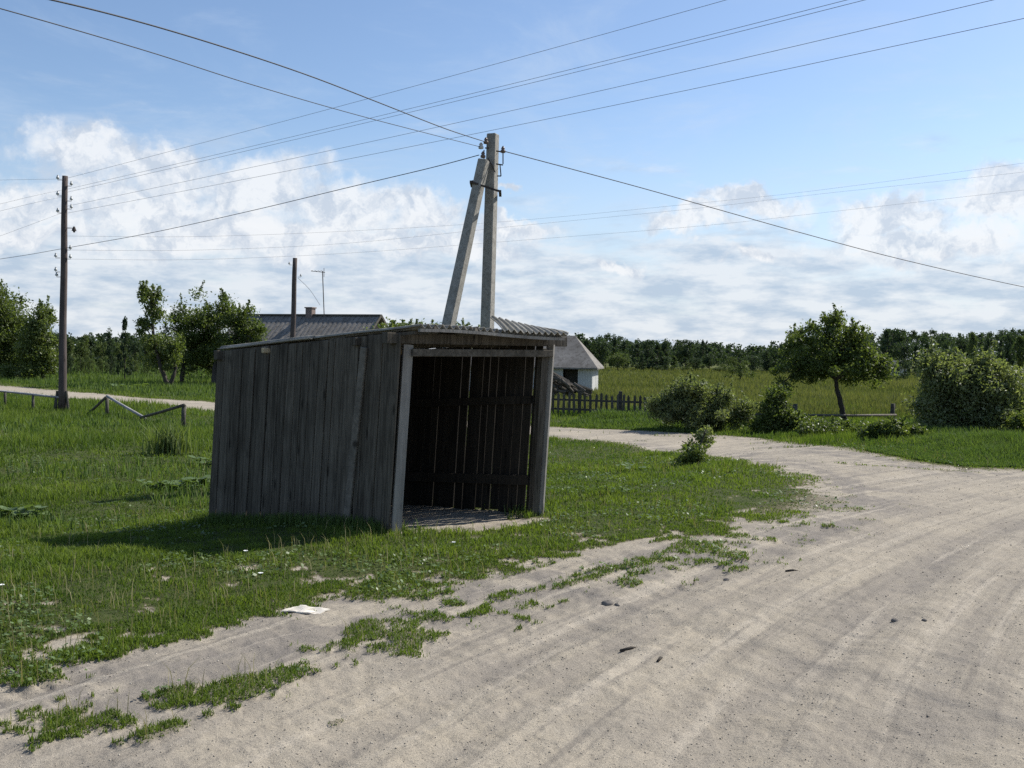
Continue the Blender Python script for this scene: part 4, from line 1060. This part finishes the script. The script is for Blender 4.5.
# ------------------------------------------------------------------ plants on the lawn and small things
def burdock(px, py, n, spread, label, size=.16, name='burdock_plant'):
    c = G(px, py); o = empty(name, c, label, 'plant'); co = []; f = []; ti = []
    for i in range(n):
        a = RNG.uniform(0, 6.28); d = RNG.random() ** .6; x = c[0] + math.cos(a) * d * spread; y = c[1] + math.sin(a) * d * spread * .5; z = gz(x, y)
        la = RNG.uniform(0, 6.28); L = size * RNG.uniform(.6, 1.3); hgt = RNG.uniform(.04, .15); dirv = np.array([math.cos(la), math.sin(la), RNG.uniform(-.1, .7)]); sd = np.array([-math.sin(la), math.cos(la), RNG.uniform(-.3, .3)])
        b_ = np.array([x, y, z + hgt]); k = len(co)
        for t, w in ((0, .05), (.25, .42), (.6, .45), (.9, .2), (1, .02)):
            p = b_ + dirv * L * t + np.array([0, 0, -.35 * L * t * t]); co += [p - sd * L * w, p + np.array([0, 0, -.05 * L]), p + sd * L * w]
        for j in range(4):
            for s_ in (0, 1): q = k + j * 3 + s_; f.append((q, q + 1, q + 4, q + 3)); ti.append(RNG.random())
        co += [np.array([x, y, z - .02]), np.array([x + .012, y, z - .02]), b_ + [.012, 0, 0], b_]; f.append((len(co) - 4, len(co) - 3, len(co) - 2, len(co) - 1)); ti.append(.2)
    mesh_obj('leaves', np.array(co) - np.array(c), f, M['burdock'], {'tint': ('FACE', ti)}, False, o)
burdock(170, 489, 60, .55, 'broad-leaved burdock patch beside the left wall of the shelter')
burdock(195, 486, 30, .28, 'small burdock clump hard against the left shelter wall')
burdock(20, 518, 60, .36, 'burdock clump in the grass at the left edge', .13)
burdock(130, 388, 50, 1.0, 'pale broad-leaved plants beyond the far track left of the pear tree', .4)
burdock(208, 466, 26, .35, 'weedy leaves in tall grass left of the shelter corner', .14)
burdock(612, 495, 22, .35, 'pale patch of small plants on the lawn right of the shelter', .07)
burdock(632, 472, 16, .4, 'flat leafy weed on the lawn left of the sapling', .10)
def clump(px, py, n, h, spread, label, mat='tallgrass', w=.016):
    c = G(px, py); x = c[0] + RNG.normal(0, spread, n); y = c[1] + RNG.normal(0, spread * .5, n); hh = h * RNG.uniform(.5, 1.1, n)
    o = blades('grass_clump', x, y, hh, np.full(n, w), M[mat], RNG.random(n), .45); tag(o, label, 'grass clump')
    return o
clump(168, 455, 240, .85, .26, 'tall upright clump of sword-like grass by the broken fence', mat='meadow_green', w=.03)
clump(186, 452, 70, .42, .12, 'shorter tall-grass clump right of the sword-like one', w=.02)
clump(523, 514, 60, .16, .10, 'weedy grass tuft at the foot of the right shelter post', w=.010)
clump(540, 512, 60, .18, .08, 'weedy grass tuft outside the right shelter corner', w=.010)
clump(402, 530, 70, .13, .09, 'grass tuft at the foot of the pale left post', w=.008)
# weeds along the base of the left wall
xs = []; n = 2600; t = RNG.random(n); off = np.abs(RNG.normal(0, .12, n)) + .06
bx = P1[0] + BD[0] * LW * t + NL[0] * off; by = P1[1] + BD[1] * LW * t + NL[1] * off
o = blades('wall_weeds', bx, by, RNG.uniform(.05, .2, n), np.full(n, .008), M['tallgrass'], RNG.random(n), .5); tag(o, 'weeds growing along the foot of the shelter left wall', 'weeds', kind='stuff')
def paper():
    c = G(303, 612); o = None; nx, ny = 14, 5; v = []; f = []
    for lay in (0, 1):
        for j in range(ny + 1):
            for i in range(nx + 1):
                u = (i / nx - .5) * .27; w_ = (j / ny - .5) * .115 * (1 + .12 * math.sin(i * .9)); z = .010 + .006 * math.sin(i * .8 + j) + .008 * math.sin(i * .35) - lay * .010
                v.append((u + .06 * (j / ny) - .02 * (i % 3 == 0), w_, z + w_ * .12))
    n1 = nx + 1; tot = n1 * (ny + 1)
    for j in range(ny):
        for i in range(nx):
            a = j * n1 + i; f += [(a, a + 1, a + 1 + n1, a + n1), (tot + a, tot + a + n1, tot + a + 1 + n1, tot + a + 1)]
    for i in range(nx): f.append((i, tot + i, tot + i + 1, i + 1)); a = ny * n1 + i; f.append((a, a + 1, tot + a + 1, tot + a))
    for j in range(ny): a = j * n1; f.append((a, a + n1, tot + a + n1, tot + a)); a += nx; f.append((a, tot + a, tot + a + n1, a + n1))
    o = mesh_obj('discarded_board', np.array(v), f, M['paper']); o.location = Vector((c[0], c[1], ground_z(c[0], c[1]) + .012)); o.rotation_euler = (0, 0, -.08)
    tag(o, 'crumpled whitish board lying on the grass at the verge', 'litter')
paper()
def rock(px, py, s, label, name='stone', mat='stone', cat='stone'):
    c = G(px, py); c[2] = ground_z(c[0], c[1]) - s * .12; n, mrows = 8, 5; v = []; f = []
    for j in range(mrows + 1):
        ph = math.pi * j / mrows
        for i in range(n):
            th = 2 * math.pi * i / n; k = 1 + random.uniform(-.22, .22); v.append((s * math.sin(ph) * math.cos(th) * k, s * math.sin(ph) * math.sin(th) * k * .8, s * .55 * math.cos(ph) * k + s * .2))
    for j in range(mrows):
        for i in range(n): a = j * n + i; b_ = j * n + (i + 1) % n; f.append((a, a + n, b_ + n, b_))
    o = mesh_obj(name, np.array(v), f, M[mat], None, True); o.location = Vector([float(q) for q in c]); tag(o, label, cat)
rock(726, 580, .03, 'dark stone on the road below the lawn tip, left of the stick'); rock(895, 618, .032, 'dark stone in the rut, left one of two at lower right'); rock(924, 620, .026, 'dark stone in the rut, right one of two at lower right')
rock(607, 603, .05, 'dark earthen clod lying in the tyre track', 'earth_clod', 'stone', 'clod'); rock(617, 604, .025, 'small crumb of earth right beside the larger clod', 'earth_clod', 'stone', 'clod')
def stick(px, py, L, a, label):
    c = G(px, py); c[2] = ground_z(c[0], c[1]) + .003; d = np.array([math.cos(a), math.sin(a), 0]) * L / 2
    mb = MB(); mb.tube([c - d, c + d * .1 + [0, 0, .008], c + d], [.009, .011, .006], 6); o = mb.build('stick', M['bark'], None, True); tag(o, label, 'stick')
stick(792, 570, .13, .2, 'short dark stick on the road right of centre'); stick(630, 647, .16, .5, 'thin dark twig lying on the gravel in the road middle'); stick(660, 659, .10, 1.1, 'tiny twig below and right of the thin dark twig')
for i, (px, py, lb) in enumerate(((260, 581, 'single tiny white flower in the grass below the shelter shadow'), (245, 558, 'white seed head at the lower edge of the shelter shadow'), (453, 549, 'small white flower in front of the shelter opening'), (1, 593, 'small white scrap in the grass at the left edge'))):
    c = G(px, py); c[2] = gz(c[0], c[1]); mb = MB(); n = 6
    o = empty('white_flower', c, lb, 'flower'); mb.tube([c, c + [.005, 0, .06]], .003, 5); mb.build('stem', M['burdock'], o)
    mb = MB()
    for k in range(n):
        a = k * 2 * math.pi / n; mb.bar(c + [.005, 0, .062], c + [.005 + math.cos(a) * .02, math.sin(a) * .02, .068], .014, .003)
    mb.build('petals', M['flower'], o)

# ------------------------------------------------------------------ light and sky
SUN_EL = R(43); sd_ = np.array([.835, .55]); sd_ /= np.linalg.norm(sd_)
sv = Vector((sd_[0] * math.cos(SUN_EL), sd_[1] * math.cos(SUN_EL), math.sin(SUN_EL)))
ld = bpy.data.lights.new('sun', 'SUN'); ld.energy = 4.9; ld.angle = R(.5); ld.color = (1, .96, .89)
lo = bpy.data.objects.new('sun', ld); COL.objects.link(lo); lo.rotation_euler = sv.to_track_quat('Z', 'Y').to_euler(); lo.location = (20, 10, 30)
w = bpy.data.worlds.new('World'); sc.world = w; w.use_nodes = True
t = NT(w.node_tree); bg = t.n['Background']
sky = t.node('ShaderNodeTexSky', sky_type='NISHITA'); sky.sun_disc = False; sky.sun_elevation = SUN_EL; sky.sun_rotation = math.atan2(sd_[0], sd_[1]); sky.altitude = 150; sky.air_density = 1.0; sky.dust_density = .6; sky.ozone_density = 1.6
SKYS = .085
tc = t.node('ShaderNodeTexCoord').outputs['Generated']
sep = t.node('ShaderNodeSeparateXYZ'); t.put(sep.inputs[0], tc)
az = t.math('ARCTAN2', sep.outputs[0], sep.outputs[1]); el = t.math('ARCSINE', sep.outputs[2])
comb = t.node('ShaderNodeCombineXYZ'); t.put(comb.inputs[0], t.math('MULTIPLY', az, 10)); t.put(comb.inputs[1], t.math('MULTIPLY', el, 10)); p = comb.outputs[0]   # units of 100 px
def C3(x, y): return (float(x), float(y), 0.0)
warp = t.noise(p, 1.6, 5, .6, 0, 1); wv = t.vmath('SUBTRACT', warp, (.5, .5, .5)); wsc = t.node('ShaderNodeVectorMath', operation='SCALE'); t.put(wsc.inputs[0], wv); wsc.inputs['Scale'].default_value = .9
pw = t.vmath('ADD', p, wsc.outputs[0])
mask = None
for (cx, cy, rx, ry) in ((105, 172, 62, 34), (165, 180, 75, 36), (255, 195, 90, 40), (345, 205, 85, 36), (415, 210, 55, 30), (50, 225, 95, 32), (150, 215, 120, 30), (260, 238, 230, 30), (420, 245, 130, 22), (60, 255, 120, 20),
                         (742, 210, 62, 19), (872, 222, 62, 24), (985, 212, 85, 34), (1090, 200, 90, 40), (500, 232, 60, 13), (612, 268, 38, 10), (690, 226, 60, 18), (745, 260, 32, 10), (900, 250, 120, 26), (505, 195, 16, 8), (-120, 200, 120, 40), (1300, 180, 150, 50)):
    ex = (cx - 512) / 100.; hy = (352 + (cx - 512) * math.tan(ROLL)) - cy
    q = t.vmath('MULTIPLY', t.vmath('SUBTRACT', pw, C3(ex, hy / 100.)), C3(100. / rx, 100. / ry))
    v = t.math('SUBTRACT', 1.0, t.vmath('LENGTH', q, out='v'))
    mask = v if mask is None else t.math('MAXIMUM', mask, v)
puff = t.noise(p, 2.6, 8, .62, .2)
dens = t.math('ADD', mask, t.math('MULTIPLY', t.math('SUBTRACT', puff, .5), 1.25))
cum = t.maprange(dens, -.08, .55, 0, .86, True)
# generic clouds around the rest of the sky, low band of layered cloud
st = t.noise(t.mapping(p, (.45, 2.1, 1)), 1.5, 7, .62, .3)
lowband = t.maprange(el, .03, .175, 1, 0, True)
strat = t.maprange(t.math('ADD', st, t.math('MULTIPLY', lowband, .34)), .50, .78, 0, .8, True)
strat = t.math('MULTIPLY', strat, t.maprange(el, .12, .29, 1, .0, True))
hazef = t.maprange(el, .0, .235, .70, .0, True)
wisp = t.math('MULTIPLY', t.maprange(t.noise(t.mapping(p, (.5, 1.5, 1), (0, 0, .5)), .9, 7, .65, .6), .46, .8, 0, .45, True), 1.0)
skyc = t.vmath('MULTIPLY', sky.outputs[0], (SKYS * 1.12, SKYS * 1.17, SKYS * 1.25))
blue_top = t.vmath('MULTIPLY', skyc, (1.0, 1.0, 1.0))
c = t.mix(wisp, blue_top, (.44, .53, .66))
c = t.mix(hazef, c, (.48, .54, .62))
shade = t.noise(t.mapping(p, (.7, 2.4, 1)), 2.3, 6, .6)
stc = t.mix(t.maprange(shade, .38, .58), (.34, .42, .53), (.60, .63, .67))
c = t.mix(strat, c, stc)
cshade = t.noise(t.vmath('ADD', pw, (.0, .12, 0)), 3.4, 6, .6)
cc = t.mix(t.maprange(cshade, .38, .56), (.45, .50, .575), (.68, .695, .715))
c = t.mix(cum, c, cc)
t.l.new(c, bg.inputs['Color']); bg.inputs['Strength'].default_value = 1.0
w.cycles.sampling_method = 'AUTOMATIC'
vs = sc.view_settings; vs.view_transform = 'Standard'; vs.look = 'None'; vs.exposure = 0.45; vs.gamma = 1.0; vs.use_curve_mapping = False
sc.render.engine = 'CYCLES'
sc.cycles.max_bounces = 5; sc.cycles.diffuse_bounces = 3; sc.cycles.transmission_bounces = 3; sc.cycles.use_denoising = False
